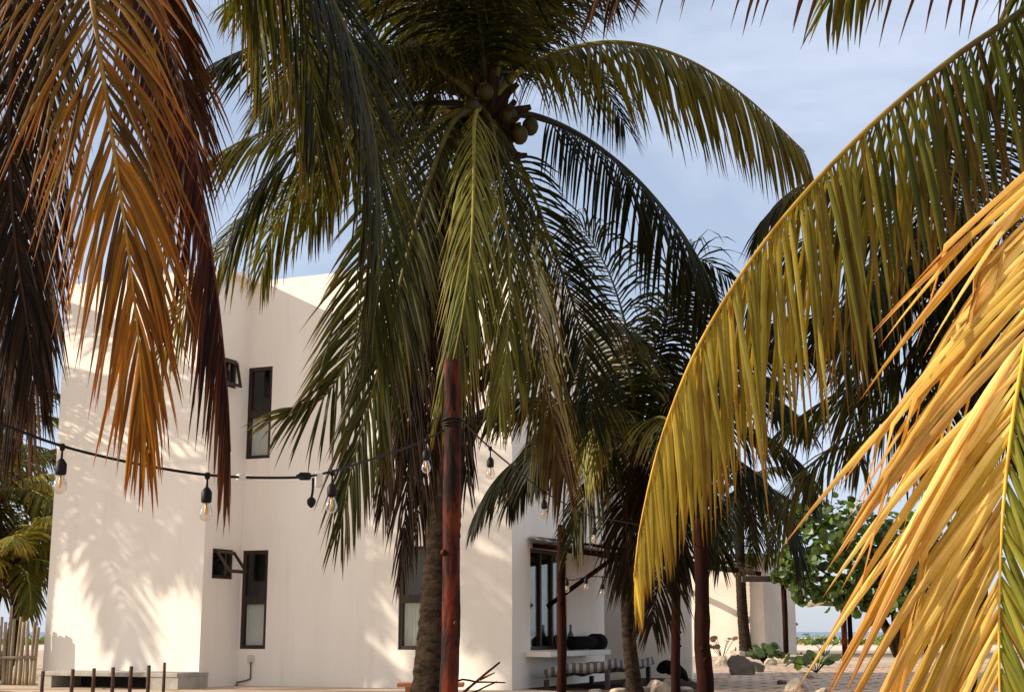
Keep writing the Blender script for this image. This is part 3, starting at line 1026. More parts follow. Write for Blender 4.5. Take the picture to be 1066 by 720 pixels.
frond(near, at_list([c_, (20, -180, 6.3), (-15, -20, 6.6), (-20, 130, 6.8), (-8, 270, 6.8), (6, 380, 6.8), (14, 450, 6.8)]), 'dead', droop=1.6, seed=35, up=(.2, -1, .3), ang=(46, 16), **NL)
frond(near, at_list([c_, (60, -150, 6.4), (50, 0, 6.9), (46, 120, 7), (40, 240, 7), (34, 340, 7), (26, 440, 7)]), 'brown', droop=1.3, seed=36, up=(.0, -1, .3), ang=(50, 16), **NL)
frond(near, at_list([c_, (95, -190, 6.3), (140, -60, 6.6), (172, 30, 6.8), (190, 110, 6.8), (200, 190, 6.8)]), 'brown', droop=1.6, seed=37, up=(.3, -1, .3), ang=(52, 18), **NL)
frond(near, at_list([c_, (180, -200, 6.3), (270, -80, 6.8), (310, 10, 7.2), (325, 80, 7.4), (330, 150, 7.5)]), 'olive', droop=1.1, seed=38, up=(.1, -1, .3), ang=(60, 20), n=96, L=1.0, w=.028)
frond(near, at_list([c_, (130, -260, 6.6), (205, -180, 7.2), (250, -90, 7.6), (270, -10, 7.8), (275, 60, 7.9)]), 'green', droop=1.2, seed=39, up=(.1, -1, .3), ang=(60, 20), n=96, L=1.0, w=.028)
for i in range(3):
    frond(near, gen_ctrl(nc, i * .70 + .6, 50, 2.8, 100), 'olive', n=44, L=.8, w=.04, seed=40 + i, m=4)

# ---- near palm standing right of the frame
rb_ = np.array([3.3, 5.2, 0])
right = empty('palm_tree', rb_, 'near coconut palm at right edge with large yellow sunlit fronds', 'palm tree', GP)
rc_ = at(1345, -150, 4.6)
trunk(right, [rb_, rb_ + np.array([-.05, 0, 1.2]), lerp(rb_ + np.array([-.05, 0, 1.2]), rc_, .6) + np.array([.15, 0, 0]), rc_], .17, .13)
crown_heart(right, rc_, None, .13, 5, 20)
c_ = (1345, -150, 4.6)
frond(right, at_list([c_, (1230, -110, 4.5), (1130, -40, 4.5), (1060, 14, 4.45), (985, 66, 4.4), (895, 142, 4.35), (805, 240, 4.3), (735, 345, 4.25), (692, 445, 4.2), (668, 540, 4.2), (660, 600, 4.2)]),
      'moss', droop=2.2, seed=51, roll=-.2, ang=(74, 16), n=138, L=.86, w=.022, m=8, r0=.017, grad='lime', gr=(.34, .85), vee=-.95, t0=.2, kink=.05, tw=.5, fold=.4, prof=((0, .5), (.2, .85), (.45, 1), (.7, .8), (.88, .42), (1, .22)))
frond(right, at_list([c_, (1260, -60, 4.0), (1180, 30, 3.6), (1120, 150, 3.4), (1085, 280, 3.3), (1060, 400, 3.25), (1045, 520, 3.25), (1040, 640, 3.25), (1042, 760, 3.25), (1046, 830, 3.3)]),
      'yellow', droop=.45, seed=52, ang=(31, 27), n=76, L=.86, w=.034, m=8, r0=.015, up=(-.45, -1, .35), vee=.02, t0=.57, kink=.14, gr=(-.1, 2.2), tw=.55, fold=.7, spal=(-1, 'leafgreen'), grad='lime', prof=((0, .9), (.2, 1), (.75, .9), (1, .5)))
frond(right, at_list([c_, (1230, -185, 4.6), (1120, -112, 4.6), (1000, -92, 4.6), (880, -98, 4.6), (770, -102, 4.6), (680, -62, 4.6), (630, -18, 4.6)]),
      'brown', droop=2.6, seed=53, ang=(70, 30), n=46, L=.56, w=.026, m=6, r0=.024, roll=.1, grad='dead', miss=.15, kink=.1)
for i in range(9):
    frond(right, gen_ctrl(rc_, i * .62 - 2.0, 52, 2.3, 110), 'green', n=44, L=.7, w=.04, seed=60 + i, m=4)


# ---- palms further off
def far_palm(base, top, n, Ln, pal, seed, label, els=(70, -25), L=.9, w=.05, r=(.16, .11), n_leaf=46, lean=.2, dead=2, m=4, arc=None, nuts=0, fans=()):
    rg = np.random.default_rng(seed)
    root = empty('palm_tree', base, label, 'palm tree', GP)
    mid = lerp(base, top, .5) + np.array([lean, 0, 0])
    trunk(root, [base, lerp(base, mid, .5) + np.array([lean * .3, 0, 0]), mid, lerp(mid, top, .5) + np.array([lean * .3, 0, 0]), top], r[0], r[1], k=12)
    crown_heart(root, top, None, r[1] * 1.1, seed, 14, .4)
    ph = rg.uniform(0, 6.28)
    for i in range(n):
        f_ = i / max(1, n - 1)
        az = ph + i * 2.39996
        if arc:
            az = arc[0] + (arc[1] - arc[0]) * ((i * .618) % 1)
        e = els[0] + (els[1] - els[0]) * f_ + rg.uniform(-6, 6)
        p_ = pal[int(rg.integers(len(pal)))] if f_ < .85 else pal[-1]
        frond(root, gen_ctrl(top, az, e, Ln * rg.uniform(.85, 1.1), rg.uniform(70, 110)), p_, n=n_leaf, L=L, w=w, droop=rg.uniform(1.1, 1.9), seed=seed * 50 + i, m=m, r0=.03)
    for i in range(dead):
        az = ph + i * 2.4 + 1
        frond(root, gen_ctrl(top, az, -35, Ln * .75, 50), 'dead', n=n_leaf, L=L * .6, w=w * .8, droop=1.8, seed=seed * 50 + 40 + i, m=m, ang=(36, 14), r0=.025)
    for i, (pts, p_) in enumerate(fans):
        frond(root, at_list(pts), p_, n=60, L=L, w=w * .85, droop=1.5, seed=seed * 50 + 30 + i, m=5, r0=.028)
    return root


# middle palm just right of the house corner
b = ground_at(662, 706)
b[:2] = at(662, 690, 16.5)[:2]
far_palm(b, at(665, 462, 16.5), 17, 2.7, ['dark', 'dark', 'olive', 'dark'], 5, 'dark middle palm with thin trunk in front of the shaded porch wall', L=.85, w=.042, r=(.085, .07), lean=-.12, n_leaf=76, els=(75, 5), dead=0,
         fans=(([(660, 462, 16.4), (640, 428, 16.2), (625, 428, 16), (612, 455, 15.9), (606, 490, 15.9)], 'bright'),
               ([(660, 470, 16.4), (640, 470, 16.2), (622, 490, 16), (604, 530, 16), (596, 560, 16)], 'olive'),
               ([(664, 475, 16.4), (655, 500, 16.1), (652, 545, 16.0), (656, 600, 16.0)], 'dead'),
               ([(668, 475, 16.4), (680, 500, 16.0), (686, 560, 15.9), (684, 610, 15.9), (679, 650, 15.9)], 'dead'),
               ([(668, 475, 16.4), (694, 490, 16.0), (708, 540, 15.9), (706, 590, 15.9)], 'dark'),
               ([(668, 465, 16.5), (660, 380, 16.3), (640, 300, 16.2), (615, 250, 16.3), (590, 230, 16.5)], 'dark'),
               ([(668, 465, 16.5), (685, 380, 16.3), (700, 310, 16.2), (725, 270, 16.3), (760, 290, 16.5)], 'dark'),
               ([(668, 465, 16.5), (700, 420, 16), (720, 430, 15.8), (730, 480, 15.8), (735, 540, 15.8)], 'olive')))
# big dark palm behind the right arch
b = at(985, 690, 12.5)
b[2] = 0
far_palm(b, at(1000, 250, 12.5), 16, 2.5, ['dark', 'dark', 'olive'], 6, 'big dark palm behind the yellow arching frond, right side', L=.9, w=.038, n_leaf=60, els=(50, -45), dead=4,
         fans=(([(995, 255, 12.5), (960, 270, 12.3), (915, 300, 12.2), (865, 325, 12.1), (815, 330, 12)], 'dark'),
               ([(995, 265, 12.5), (960, 310, 12.3), (910, 340, 12.2), (850, 335, 12.1), (790, 345, 12)], 'dark'),
               ([(995, 265, 12.5), (965, 350, 12.4), (925, 390, 12.3), (870, 410, 12.2), (815, 445, 12.1)], 'olive'),
               ([(995, 270, 12.5), (970, 380, 12.4), (940, 420, 12.3), (880, 455, 12.2), (830, 500, 12.1), (805, 560, 12.1)], 'olive'),
               ([(998, 250, 12.5), (1005, 200, 12.3), (1020, 150, 12.2), (1050, 110, 12.2), (1090, 100, 12.2)], 'dark')))
# short palm by the far house
b = ground_at(777, 683)
far_palm(b, at(771, 505, b[1]), 12, 2.9, ['olive', 'dark', 'olive'], 7, 'lone palm with bare trunk before the far beige house', L=1.0, w=.075, r=(.19, .15), n_leaf=44, lean=-.1, els=(60, -50), dead=3)
# dead, leaning palm near the sea, seen under the round leaves
# palms left of the house, they dapple the wall with shade
for i, (X_, Y, zt_, Ln, pal_, lab, nf) in enumerate([
        (-9.6, 25.5, 3.2, 2.5, ['green', 'bright', 'olive'], 'yellowish green palm behind the stick fence, close to the house corner', 16),
        (-10.9, 22.0, 4.9, 2.7, ['green', 'olive'], 'palm beyond the left edge whose frond tips reach over the stick fence', 16),
        (-12.2, 31.0, 4.6, 3.2, ['olive', 'green', 'dark'], 'darker palm furthest back on the left, above the fence', 18),
        (-8.7, 24.2, 1.9, 1.75, ['bright', 'green'], 'young low palm with pale yellow green fronds right behind the stick fence', 16),
        (-10.4, 27.5, 2.4, 2.5, ['green', 'olive', 'green'], 'mid sized palm between the young low palm and the darker palm, left edge', 18),
        (-11.2, 20.3, 6.6, 3.2, ['green', 'olive'], 'tall palm standing out of view left of the stick fence', 18)]):
    b = np.array([X_, Y, 0])
    far_palm(b, b + np.array([.15, -.1, zt_]), nf, Ln, pal_, 8 + i, lab, L=.9 if Ln > 2 else .6, w=.05, n_leaf=50, dead=0 if zt_ < 4 else 2, els=(75, 0 if zt_ < 4 else -20))

# ------------------------------------------------------------------ round leaved tree at the right, above the posts
b = ground_at(880, 684)
sg = empty('sea_grape_tree', b, 'bushy tree with round green leaves right of the beach view', 'tree')
Ys = b[1]
brn = MB()
for tgt in ((850, 590), (900, 560), (930, 600), (880, 620), (960, 560)):
    e = at(tgt[0], tgt[1], Ys + rng.uniform(-1.5, 1.5))
    b0 = b + np.array([1.8, .5, 0])
    brn.tube(catmull([b0, lerp(b0, e, .4) + np.array([.2, .1, .5]), e], 14), np.linspace(.13, .03, 14), 7)
brn.build('trunk', M['bark'], sg)
lv = MB()
ctrs = [(826, 585, .8), (850, 565, 1.0), (838, 612, .55), (875, 545, 1.2), (880, 590, 1.3), (905, 570, 1.4), (868, 618, .6), (905, 615, 1.1), (935, 560, 1.6), (930, 610, 1.4), (960, 590, 1.6), (990, 570, 1.8), (815, 600, .35), (845, 535, .8)]
kk = 7
ang = np.linspace(0, 6.283, kk, endpoint=False)
for (px, py, rr) in ctrs:
    c0 = at(px, py, Ys + rng.uniform(-.8, .8))
    for j in range(int(115 * rr)):
        d = nrm(rng.normal(0, 1, 3))
        p = c0 + d * rr * rng.uniform(.35, 1.05) * np.array([1, 1, .85])
        nn = nrm(d * .6 + rng.normal(0, .6, 3) + np.array([-.1, -.3, .4]))
        a_ = nrm(np.cross(nn, [.3, .2, .9]))
        b_ = np.cross(nn, a_)
        s = rng.uniform(.10, .19)
        ring = p + (np.cos(ang) * s)[:, None] * a_ + (np.sin(ang) * s * .9)[:, None] * b_ + nn * (.04 * np.cos(2 * ang))[:, None]
        col = lerp((.035, .065, .012), (.13, .19, .03), rng.random() ** 1.5)
        lv.add(ring, [tuple(range(kk))], col)
lv.build('foliage', M['sgleaf'], sg)

# ------------------------------------------------------------------ palapa frame and beach
pal = empty('pergola', ground_at(835, 685), 'dark wooden post and beam frame opening on to the beach', 'pergola')
for px, rad in ((818.5, .085), (880, .085), (950, .085)):
    g = ground_at(px, 684)
    pb = MB()
    pb.tube([g, g + np.array([.01, 0, 1.3]), g + ZZ * 2.35], [rad, rad, rad * .95], 10, wob=.06)
    pb.build('post', M['pole'] if px > 850 else M['dpole'], pal)
g = ground_at(818, 684)
bm_ = MB()
bm_.box(g + np.array([1.6, 0, 2.44]), R_, np.array([0, 1, 0]), ZZ, 2.9, .09, .09)
bm_.build('beam', M['dwood'], pal)


def palapa(name, c, r, ztop, zedge, label, post=True):
    t = empty(name, c, label, 'thatched shelter')
    mb = MB()
    k, rows = 40, 7
    for s in range(rows):
        f0, f1 = s / rows, (s + 1) / rows
        a_ = np.linspace(0, 2 * math.pi, k, endpoint=False)
        r0, r1 = r * f0, r * (f1 + .05)
        zz0, zz1 = ztop + (zedge - ztop) * (f0 ** 1.15), ztop + (zedge - ztop) * (f1 ** 1.15) - .05
        rj = rng.uniform(-.05, .06, k) * r
        v = [c + np.array([r0 * math.cos(q), r0 * math.sin(q), zz0]) for q in a_] + [c + np.array([(r1 + j) * math.cos(q), (r1 + j) * math.sin(q), zz1 - abs(j)]) for q, j in zip(a_, rj)]
        mb.add(v, [(i, (i + 1) % k, k + (i + 1) % k, k + i) for i in range(k)])
    mb.build('thatch_roof', M['thatch'], t)
    for q in (0.6, 2.2, 3.8, 5.4):
        p_ = c + np.array([math.cos(q) * r * .72, math.sin(q) * r * .72, 0])
        pb = MB()
        pb.tube([p_, p_ + ZZ * (zedge + .28 * (ztop - zedge))], .09, 8)
        pb.build('post', M['dpole'], t)
    return t


gg = ground_at(797, 677)
gg[:2] = at(797, 677, 58)[:2]
palapa('palapa', gg, 1.3, 2.0, 1.15, 'small round thatched shelter behind the far beige house')
gg = ground_at(925, 681)
palapa('palapa', gg + np.array([.6, 3, 0]), 2.6, 3.4, 1.9, 'wide thatched shelter behind the round leaved tree')

# beach scrub: ground cover on the dune
sc = MB()
for i in range(9000):
    x = rng.uniform(-40, 46)
    y = rng.uniform(84, 92)
    h = rng.uniform(.15, .66) * (.75 + .35 * math.sin(x * 1.7) * math.sin(x * .6 + 1))
    s = rng.uniform(.05, .16)
    a_ = rng.uniform(0, 6.28)
    d = np.array([math.cos(a_), math.sin(a_), 0]) * s
    p = np.array([x, y, rng.uniform(0, h)])
    t_ = p + np.array([rng.normal(0, .12), rng.normal(0, .12), rng.uniform(.1, .3)])
    t_[2] = min(t_[2], .72)
    red = (x % 13) < 4 and p[2] < .3
    col = lerp((.06, .10, .02), (.17, .21, .05), rng.random()) if not red else lerp((.20, .09, .04), (.30, .16, .06), rng.random())
    sc.add([p - d, p + d, t_], [(0, 1, 2)], col)
tag(sc.build('beach_scrub', M['scrub']), 'low green and reddish scrub growing along the beach', 'scrub', kind='stuff')


# ------------------------------------------------------------------ rocks, log, small plants
def rock(c, sx, sy, sz, seed, m, label, group='rocks along the terrace edge'):
    rg = np.random.default_rng(seed)
    me = bpy.data.meshes.new('rock')
    import bmesh
    bm = bmesh.new()
    bmesh.ops.create_icosphere(bm, subdivisions=4, radius=1)
    cuts = [(nrm(rg.normal(0, 1, 3)), rg.uniform(.55, .85)) for _ in range(11)]
    fr_ = rg.uniform(1.5, 3.2, (6, 3))
    ph = rg.uniform(0, 6.28, 6)
    for v in bm.verts:
        p = np.array(v.co)
        p = p / (np.abs(p) ** 3.2).sum() ** (1 / 3.2) * .92        # blocky start
        for n_, d_ in cuts:
            e = np.dot(p, n_) - d_
            if e > 0:
                p = p - n_ * e * .8
        q = sum(math.sin(np.dot(f_, p) * 2.2 + h) for f_, h in zip(fr_, ph)) / 6
        q2 = sum(math.sin(np.dot(f_, p) * 6.5 + h) for f_, h in zip(fr_[::-1], ph)) / 6
        p = p * (1 + .16 * q + .07 * q2 + .03 * math.sin(p[0] * 23 + p[1] * 17) * math.sin(p[2] * 19))
        v.co = Vector((p[0] * sx, p[1] * sy, max(p[2] * sz, -.35 * sz)))
    bm.to_mesh(me)
    bm.free()
    me.materials.append(m)
    o = bpy.data.objects.new('rock', me)
    o.location = (float(c[0]), float(c[1]), float(c[2]) + .33 * sz)
    o.rotation_euler = (0, 0, rg.uniform(0, 6.28))
    for p in me.polygons:
        p.use_smooth = True
    link(o)
    return tag(o, label, 'rock', group)


for i, (px, py, wpx, hr, mm, lab) in enumerate([
        (832, 719, 34, .62, 'rock', 'pale square topped rock on the paving left of the golden leaflets'),
        (858, 722, 20, .5, 'rock', 'small pale rock just right of the square topped rock'),
        (772, 702, 34, .9, 'drock', 'dark pitted boulder on the paving below the lone palm'),
        (788, 699, 22, .8, 'drock', 'smaller dark stone touching the right side of the dark boulder'),
        (767, 690, 24, .8, 'rock', 'rounded pale stone behind the dark boulder'),
        (752, 693, 16, 1.0, 'rock', 'upright pale stone against the corner of the wing wall'),
        (687, 722, 30, .75, 'rock', 'large pale rock left of the slim brown pole'),
        (668, 722, 24, .6, 'rock', 'pale rock at the foot of the dark middle palm'),
        (645, 724, 22, .55, 'rock', 'pale rock nearest the daybed'),
        (622, 722, 18, .5, 'rock', 'small pale rock at the left end of the rock row'),
        (846, 706, 14, .7, 'rock', 'small pale stone behind the square topped rock'),
        (803, 692, 16, .8, 'rock', 'pale stone at the left end of the weathered log'),
        (698, 716, 18, .8, 'rock', 'pale rock in front of the black sack'),
        (655, 716, 16, .8, 'rock', 'small pale rock behind the rock row, near the middle palm'),
        (815, 712, 12, .6, 'drock', 'small dark stone alone on the paving'),
        (712, 721, 20, .5, 'rock', 'brownish rock between the slim and the thick brown pole')]):
    g = ground_at(px, py)
    s = wpx / 2 / F * g[1]
    rock(g, s, s * .9, s * 1.05 * hr, 70 + i, M[mm], lab)
lg = MB()
g0, g1 = ground_at(800, 689), ground_at(868, 690)
lg.tube([g0 + ZZ * .07, lerp(g0, g1, .5) + ZZ * .09, g1 + ZZ * .07], [.13, .12, .10], 10, wob=.08)
tag(lg.build('log', M['stick'], loc=g0), 'weathered pale log edging the sand behind the boulders', 'log')
# black drain bag behind rocks
g = ground_at(700, 711)
bg_ = MB()
bg_.tube(catmull([g + np.array([-.22, .2, .20]), g + np.array([-.05, .15, .25]), g + np.array([.15, .1, .16]), g + np.array([.26, .1, .04])], 14), [.03, .07, .09, .1, .11, .11, .11, .11, .1, .09, .08, .06, .04, .02], 10, wob=.1)
tag(bg_.build('black_sack', M['cushion'], loc=g), 'black sack slumped behind the pale rocks by the poles', 'sack')


def low_plant(px, py, n, size, seed, label, col0, col1, hgt=.35):
    rg = np.random.default_rng(seed)
    g = ground_at(px, py)
    root = empty('low_plant', g, label, 'plant', 'low plants on the sand')
    st, lf = MB(), MB()
    for i in range(n):
        a = rg.uniform(0, 6.28)
        d = np.array([math.cos(a), math.sin(a) * .7, 0])
        e = g + d * size * rg.uniform(.2, 1) + ZZ * hgt * rg.uniform(.35, 1)
        st.tube(catmull([g, lerp(g, e, .5) + ZZ * .06, e], 6), .008, 5)
        nn = nrm(np.array([0, -.5, .6]) + rg.normal(0, .5, 3))
        a_ = nrm(np.cross(nn, [.3, .1, 1]))
        b_ = np.cross(nn, a_)
        s = rg.uniform(.08, .16) * size * 1.6
        ring = e + (np.cos(ang) * s)[:, None] * a_ + (np.sin(ang) * s)[:, None] * b_
        lf.add(ring, [tuple(range(kk))], lerp(col0, col1, rg.random()))
    st.build('stem', M['bark'], root)
    lf.build('foliage', M['sgleaf'], root)


low_plant(850, 700, 12, .55, 1, 'dark leafy plant with one bright leaf behind the square topped rock', (.03, .05, .012), (.16, .24, .03), .45)
low_plant(858, 684, 8, .5, 2, 'upright dark seedling in the sand before the beach', (.02, .035, .01), (.05, .08, .02), .7)
low_plant(832, 694, 9, .6, 3, 'flat dark plant left of the plant with the bright leaf', (.02, .03, .012), (.06, .08, .02), .25)
low_plant(795, 690, 40, .5, 4, 'round green tuft beside the dark boulder', (.05, .08, .02), (.10, .15, .035), .45)
low_plant(752, 688, 10, .4, 5, 'thin plant with small red tips against the wing wall', (.10, .05, .02), (.16, .10, .03), .8)
for i, (px, py) in enumerate(((828, 687), (836, 686), (843, 687), (868, 688), (877, 687))):
    low_plant(px, py, 5, .22, 10 + i, 'tiny dark seedling scattered on the sand beside the log', (.02, .035, .01), (.05, .08, .02), .2)

# ------------------------------------------------------------------ stick fence on the left
fa, fb = fc(ulw - 2.2, -JOG - .24, 0), fc(ulw + .04, -JOG - .22, 0)
fence = empty('stick_fence', lerp(fa, fb, .5), 'fence of pale uneven sticks at left beside the house corner', 'fence')
N_ = 31
fd = nrm(fb - fa)
for i in range(N_):
    b = lerp(fa, fb, i / (N_ - 1)) + fd * rng.uniform(-.02, .02)
    h = rng.uniform(.80, 1.05) if i % 9 != 5 else 1.2
    ln_ = rng.normal(0, .035)
    mb = MB()
    mb.tube(catmull([b, b + fd * ln_ * .5 + np.array([0, rng.normal(0, .012), h * .5]), b + fd * ln_ + ZZ * h], 9), np.linspace(.034, .026, 9) * rng.uniform(.75, 1.2), 8, c=lerp((.7, .66, .6), (1.1, 1.08, 1.0), rng.random()), wob=.09)
    mb.build('stick', M['stick'], fence)
nv = np.cross(fd, ZZ)
rlm = MB()
rlm.tube([fa + ZZ * .42 + nv * .05, lerp(fa, fb, .5) + ZZ * .40 + nv * .055, fb + fd * .05 + ZZ * .42 + nv * .05], .022, 8, wob=.08)
rlm.build('rail', M['stick'], fence)

# concrete trough against the wall, stakes in front
t0u, _z = meas(40, 700, -JOG - .75)
t1u, _z = meas(185, 700, -JOG - .75)
ztr = meas(100, 699, -JOG - .75)[1]
tr = empty('trough', fc((t0u + t1u) / 2, -JOG - .4, 0), 'grey concrete trough with dark open front below the dappled wall', 'trough')
cy = -JOG - .38
mb = MB()
mb.box(fc((t0u + t1u) / 2, cy, ztr - .03), U, V, ZZ, (t1u - t0u) / 2, .375, .03)
mb.build('slab', M['concrete'], tr, bevel=.008)
mb = MB()
mb.box(fc(t0u + .12, cy, (ztr - .06) / 2), U, V, ZZ, .12, .36, (ztr - .061) / 2)
mb.box(fc(t1u - .27, cy, (ztr - .06) / 2), U, V, ZZ, .27, .36, (ztr - .061) / 2)
mb.box(fc((t0u + t1u) / 2, cy + .34, (ztr - .06) / 2), U, V, ZZ, (t1u - t0u) / 2 - .55, .02, (ztr - .061) / 2)
mb.build('body', M['concrete'], tr)
mb = MB()
mb.box(fc((t0u + t1u) / 2 - .15, cy + .30, (ztr - .06) / 2), U, V, ZZ, (t1u - t0u) / 2 - .4, .015, (ztr - .07) / 2)
mb.build('dark_inside', M['void'], tr)
STK = ['leftmost rusty stake in front of the trough', 'second rusty stake from the left before the trough', 'third stake from the left before the trough, short and rusty',
       'middle rusty stake of the row before the trough', 'fifth rusty stake from the left before the trough', 'sixth rusty stake, second from the right before the trough', 'rightmost and tallest rusty stake before the trough']
for i, (px, py) in enumerate(((45, 698), (76, 696), (98, 695), (118, 694), (137, 693), (155, 692), (171.5, 689))):
    p = at(px, py, 16.8)
    mb = MB()
    b = np.array([p[0], p[1], 0])
    mb.tube([b, lerp(b, p, .5) + np.array([rng.normal(0, .006), 0, 0]), p], [.024, .023, .022] if i < 6 else [.019, .018, .018], 7, wob=.1)
    tag(mb.build('stake', M['rust'], loc=b), STK[i], 'stake', 'stakes before the trough')


# ------------------------------------------------------------------ poles and string lights
def pole(name, px, top_y, Y, r, m, label, lean=0.0, seed=0, px_b=None):
    t = at(px, top_y, Y)
    b = np.array([at(px_b or px, 690, Y)[0], Y, 0])
    rg = np.random.default_rng(seed)
    n = 36
    p = np.array([lerp(b, t, i / (n - 1)) for i in range(n)])
    off = np.stack([np.interp(np.arange(n), np.linspace(0, n - 1, 7), rg.normal(0, r * .07, 7)) for _ in range(2)], 1)
    off[0] = 0
    p[:, :2] += off
    rr = np.linspace(r * 1.04, r * .9, n) * (1 + .05 * np.interp(np.arange(n), np.linspace(0, n - 1, 12), rg.normal(0, 1, 12)))
    mb = MB()
    mb.tube(p, rr, 16, wob=.025)
    for k in range(2):
        j = int(rg.integers(6, n - 4))
        a = rg.uniform(-2.6, -.5)
        o = p[j] + np.array([math.cos(a), math.sin(a), 0]) * r * .8
        mb.tube([o, o + np.array([math.cos(a), math.sin(a), .3]) * r * .45], [r * .42, r * .3], 8, wob=.15)
    return tag(mb.build(name, m, loc=b), label, 'pole', 'wooden poles'), t


P1, p1t = pole('wooden_pole', 472, 375, 8.6, .055, M['pole'], 'reddish varnished wooden pole in front of the main palm trunk', seed=3, px_b=469)
pole('wooden_pole', 584.5, 546, 17.0, .055, M['dpole'], 'thin dark pole in front of the serving window', seed=4)
pole('wooden_pole', 703, 560, 18.0, .062, M['dpole'], 'slim brown pole right of the large pale rock', seed=5)
pole('wooden_pole', 728, 540, 15.0, .082, M['dpole'], 'thick brown pole near the corner of the wing wall', seed=6, px_b=733)


def string_light(label, pts, bulbs, wire=.006, s=1.0, loc=None, n=120):
    """pts: cable waypoints; bulbs: (point on cable, drop)"""
    root = empty('string_light', pts[0], label, 'string lights', 'outdoor string lights')
    cb = MB()
    cb.tube(catmull(pts, n), wire, 7)
    cb.build('cable', M['black'], root)
    for p, drop in bulbs:
        k = MB()
        k.lathe(p - ZZ * (drop + .015 * s), [(.004, -.012 * s), (.018 * s, -.010 * s), (.0195 * s, .0), (.0195 * s, .026 * s), (.015 * s, .034 * s), (.009 * s, .042 * s), (.004 * s, .047 * s)], 14)
        k.tube([p - ZZ * (drop - .015 * s), p], .0032 * s + .0012, 6)
        k.lathe(p - ZZ * .004, [(.008 * s, -.012 * s), (.011 * s, 0), (.008 * s, .012 * s)], 8)
        so_ = k.build('socket', M['black'], root)
        c = p - ZZ * (drop + .028 * s)
        b = MB()
        b.lathe(c, [(.013 * s, .006 * s), (.0145 * s, -.006 * s), (.021 * s, -.020 * s), (.025 * s, -.034 * s), (.0245 * s, -.044 * s), (.019 * s, -.056 * s), (.010 * s, -.063 * s), (.003 * s, -.065 * s)], 16)
        b.build('bulb', M['bulb'], so_)
        f_ = MB()
        f_.lathe(c, [(.004 * s, 0), (.005 * s, -.014 * s), (.007 * s, -.026 * s), (.007 * s, -.036 * s), (.003 * s, -.042 * s)], 8)
        f_.build('filament', M['amber'], so_)
    return root


Y1 = 5.6
cab = [at(-60, 424, 5.2), at(0, 441, 5.35), at(65, 464, 5.5), at(140, 482, 5.6), at(216, 494, 5.75), at(285, 497, 6.0), at(330, 494, 6.3), at(380, 480, 7.0), at(430, 463, 7.8), at(462, 448, 8.53)]
sl1 = string_light('front black string light cable with clear bulbs from left edge to the red pole', cab,
                   [(at(65, 464, 5.5), .085), (at(216, 494, 5.75), .085), (at(346, 491, 6.45), .085), (at(444, 458, 8.0), .085)], s=1.15)
k = MB()
for dz in (0, .014, .03):                          # the cable is lashed round the pole
    c_ = at(470.5, 442, 8.6) + ZZ * dz
    q = np.linspace(0, 2 * math.pi, 21)
    k.tube(np.stack([c_[0] +   .059 * np.cos(q), c_[1] + .059 * np.sin(q), c_[2] + .006 * np.sin(q + dz * 90)], 1), .006, 6)
k.build('lashing', M['black'], sl1)
k = MB()
d = nrm(at(270, 497, 5.95) - at(250, 496.5, 5.87))
p = at(254, 496.5, 5.88)
k.tube([p - d * .035, p - d * .033, p + d * .0, p + d * .002], [.011, .014, .014, .009], 10)
k.tube([p + d * .002, p + d * .05], [.009, .008], 10)
for q in (.012, .022, .032, .042):
    k.tube([p + d * q, p + d * (q + .005)], .0105, 10)
k.build('plug_connector', M['white_plastic'], sl1)
k = MB()
p = at(318, 495.5, 6.2)
k.tube([p - d * .05, p - d * .03, p - d * .028, p + d * .02, p + d * .03], [.007, .011, .018, .018, .008], 10)
p2 = at(326, 497, 6.25)
k.tube(catmull([p2, p2 - ZZ * .05, p2 - ZZ * .09 + R_ * -.005], 8), .006, 7)
k.lathe(p2 - ZZ * .135 + R_ * -.005, [(.004, 0), (.016, .012), (.02, .024), (.02, .036), (.008, .048)], 10)
k.build('coupler', M['black'], sl1)
k = MB()
k.box(at(332, 499, 6.3), R_, np.array([0, 1, 0]), ZZ, .016, .012, .035)
k.build('joint_sleeve', M['white_plastic'], sl1, bevel=.005)

cab2 = [at(479, 436, 8.66), at(510, 466, 9.5), at(545, 495, 10.5), at(567, 512, 11.2), at(600, 530, 12.3), at(620, 538, 13), at(655, 544, 14), at(700, 555, 15), at(727, 552, 15)]
string_light('string light cable with bulbs running back from the red pole to the thick brown pole', cab2,
             [(at(510.5, 466, 9.5), .10), (at(566.5, 512, 11.2), .10), (at(618.5, 537.5, 12.95), .13)], s=1.25)
cab3 = [at(585, 552, 17), at(582, 590, 17.3), at(592, 603, 17.6), at(612, 600, 18), at(628, 600, 18), at(650, 602, 18), at(672, 596, 18), at(703, 575, 18)]
string_light('small far string of bulbs under the awning between dark pole and slim pole', cab3,
             [(at(590, 602, 17.6), .05), (at(610, 600, 18), .05), (at(627, 600, 18), .12), (at(651, 602, 18), .10)], s=1.3, wire=.006)

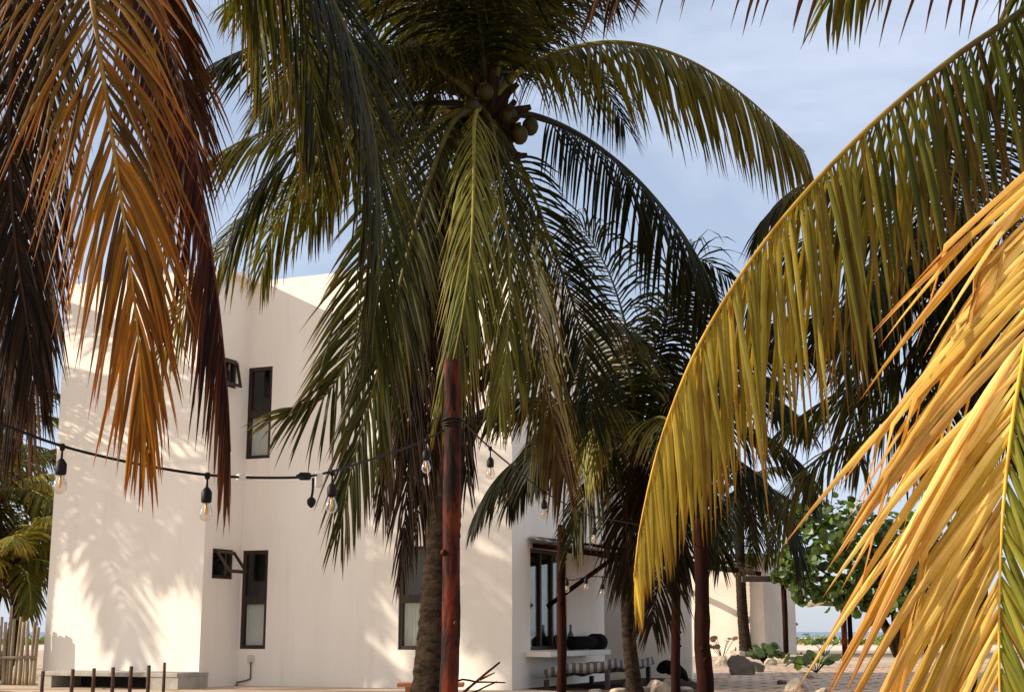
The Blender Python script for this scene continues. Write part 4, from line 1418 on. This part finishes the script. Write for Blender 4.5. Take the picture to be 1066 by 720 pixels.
# broken branches leaning at the foot of the pole, and an orange board
for i, (a, b, Y, lab) in enumerate((((468, 735), (520, 689), 9.6, 'brown broken branch slanting up right of the red pole foot'),
                                    ((470, 712), (526, 710), 10.2, 'thin straight brown stick lying level right of the red pole'),
                                    ((480, 730), (517, 709), 9.2, 'short dark twig below the slanting brown branch'))):
    g = at(*a, Y)
    g[2] = max(g[2], .02)
    e = at(*b, Y + .3)
    pb = np.array([g[0] - .25, g[1], .01])
    mb = MB()
    mb.tube(catmull([pb, g, lerp(g, e, .5) + ZZ * .01, e], 16), np.linspace(.016, .007, 16) * (1.0 if i == 0 else .7), 7, wob=.15)
    if i == 0:
        q = lerp(g, e, .6)
        mb.tube([q, q + (e - g) * .3 - ZZ * .04], [.008, .004], 6)
    tag(mb.build('broken_branch', M['dpole'] if i else M['pole'], loc=pb), lab, 'branch', 'broken branches at the pole foot')
p = at(428, 712, 13.0)
bb = empty('bench', (p[0], p[1], 0), 'low orange wooden bench top half hidden by the palm trunk', 'bench')
mb = MB()
mb.box(p + R_ * .18, R_, np.array([0, 1, 0]), ZZ, .30, .16, .018)
M['board'] = mat('orange_wood', (0.45, 0.17, 0.07), 0.6, noise=(12, (0.3, 0.1, 0.04), .4, .7, (.2, 1, 1)))
mb.build('seat', M['board'], bb, bevel=.005)
for s in (-.02, .38):
    mb = MB()
    mb.box(np.array([p[0] + s, p[1], (p[2] - .02) / 2]), R_, np.array([0, 1, 0]), ZZ, .025, .12, (p[2] - .02) / 2)
    mb.build('leg', M['board'], bb)

# dry leaflets blown over the ground
lt = MB()
for i in range(900):
    X_ = rng.uniform(-8, 11)
    Y = rng.uniform(13, 34)
    a_ = rng.uniform(0, 6.28)
    l_ = rng.uniform(.06, .32)
    d = np.array([math.cos(a_), math.sin(a_), 0])
    n = np.array([-d[1], d[0], 0]) * rng.uniform(.006, .014)
    c = np.array([X_, Y, .012])
    if np.dot(c - P0, V) > -1.15 and np.dot(c - P0, U) < u2 + .1:
        continue
    z_ = ZZ * rng.uniform(.0, .03)
    lt.add([c - d * l_ + z_, c - n, c + d * l_ + ZZ * rng.uniform(0, .03), c + n], [(0, 1, 2, 3)], lerp((.10, .05, .02), (.42, .30, .17), rng.random()))
tag(lt.build('leaf_litter', M['scrub']), 'dry brown leaflets scattered over the paving and sand', 'leaf litter', kind='stuff')
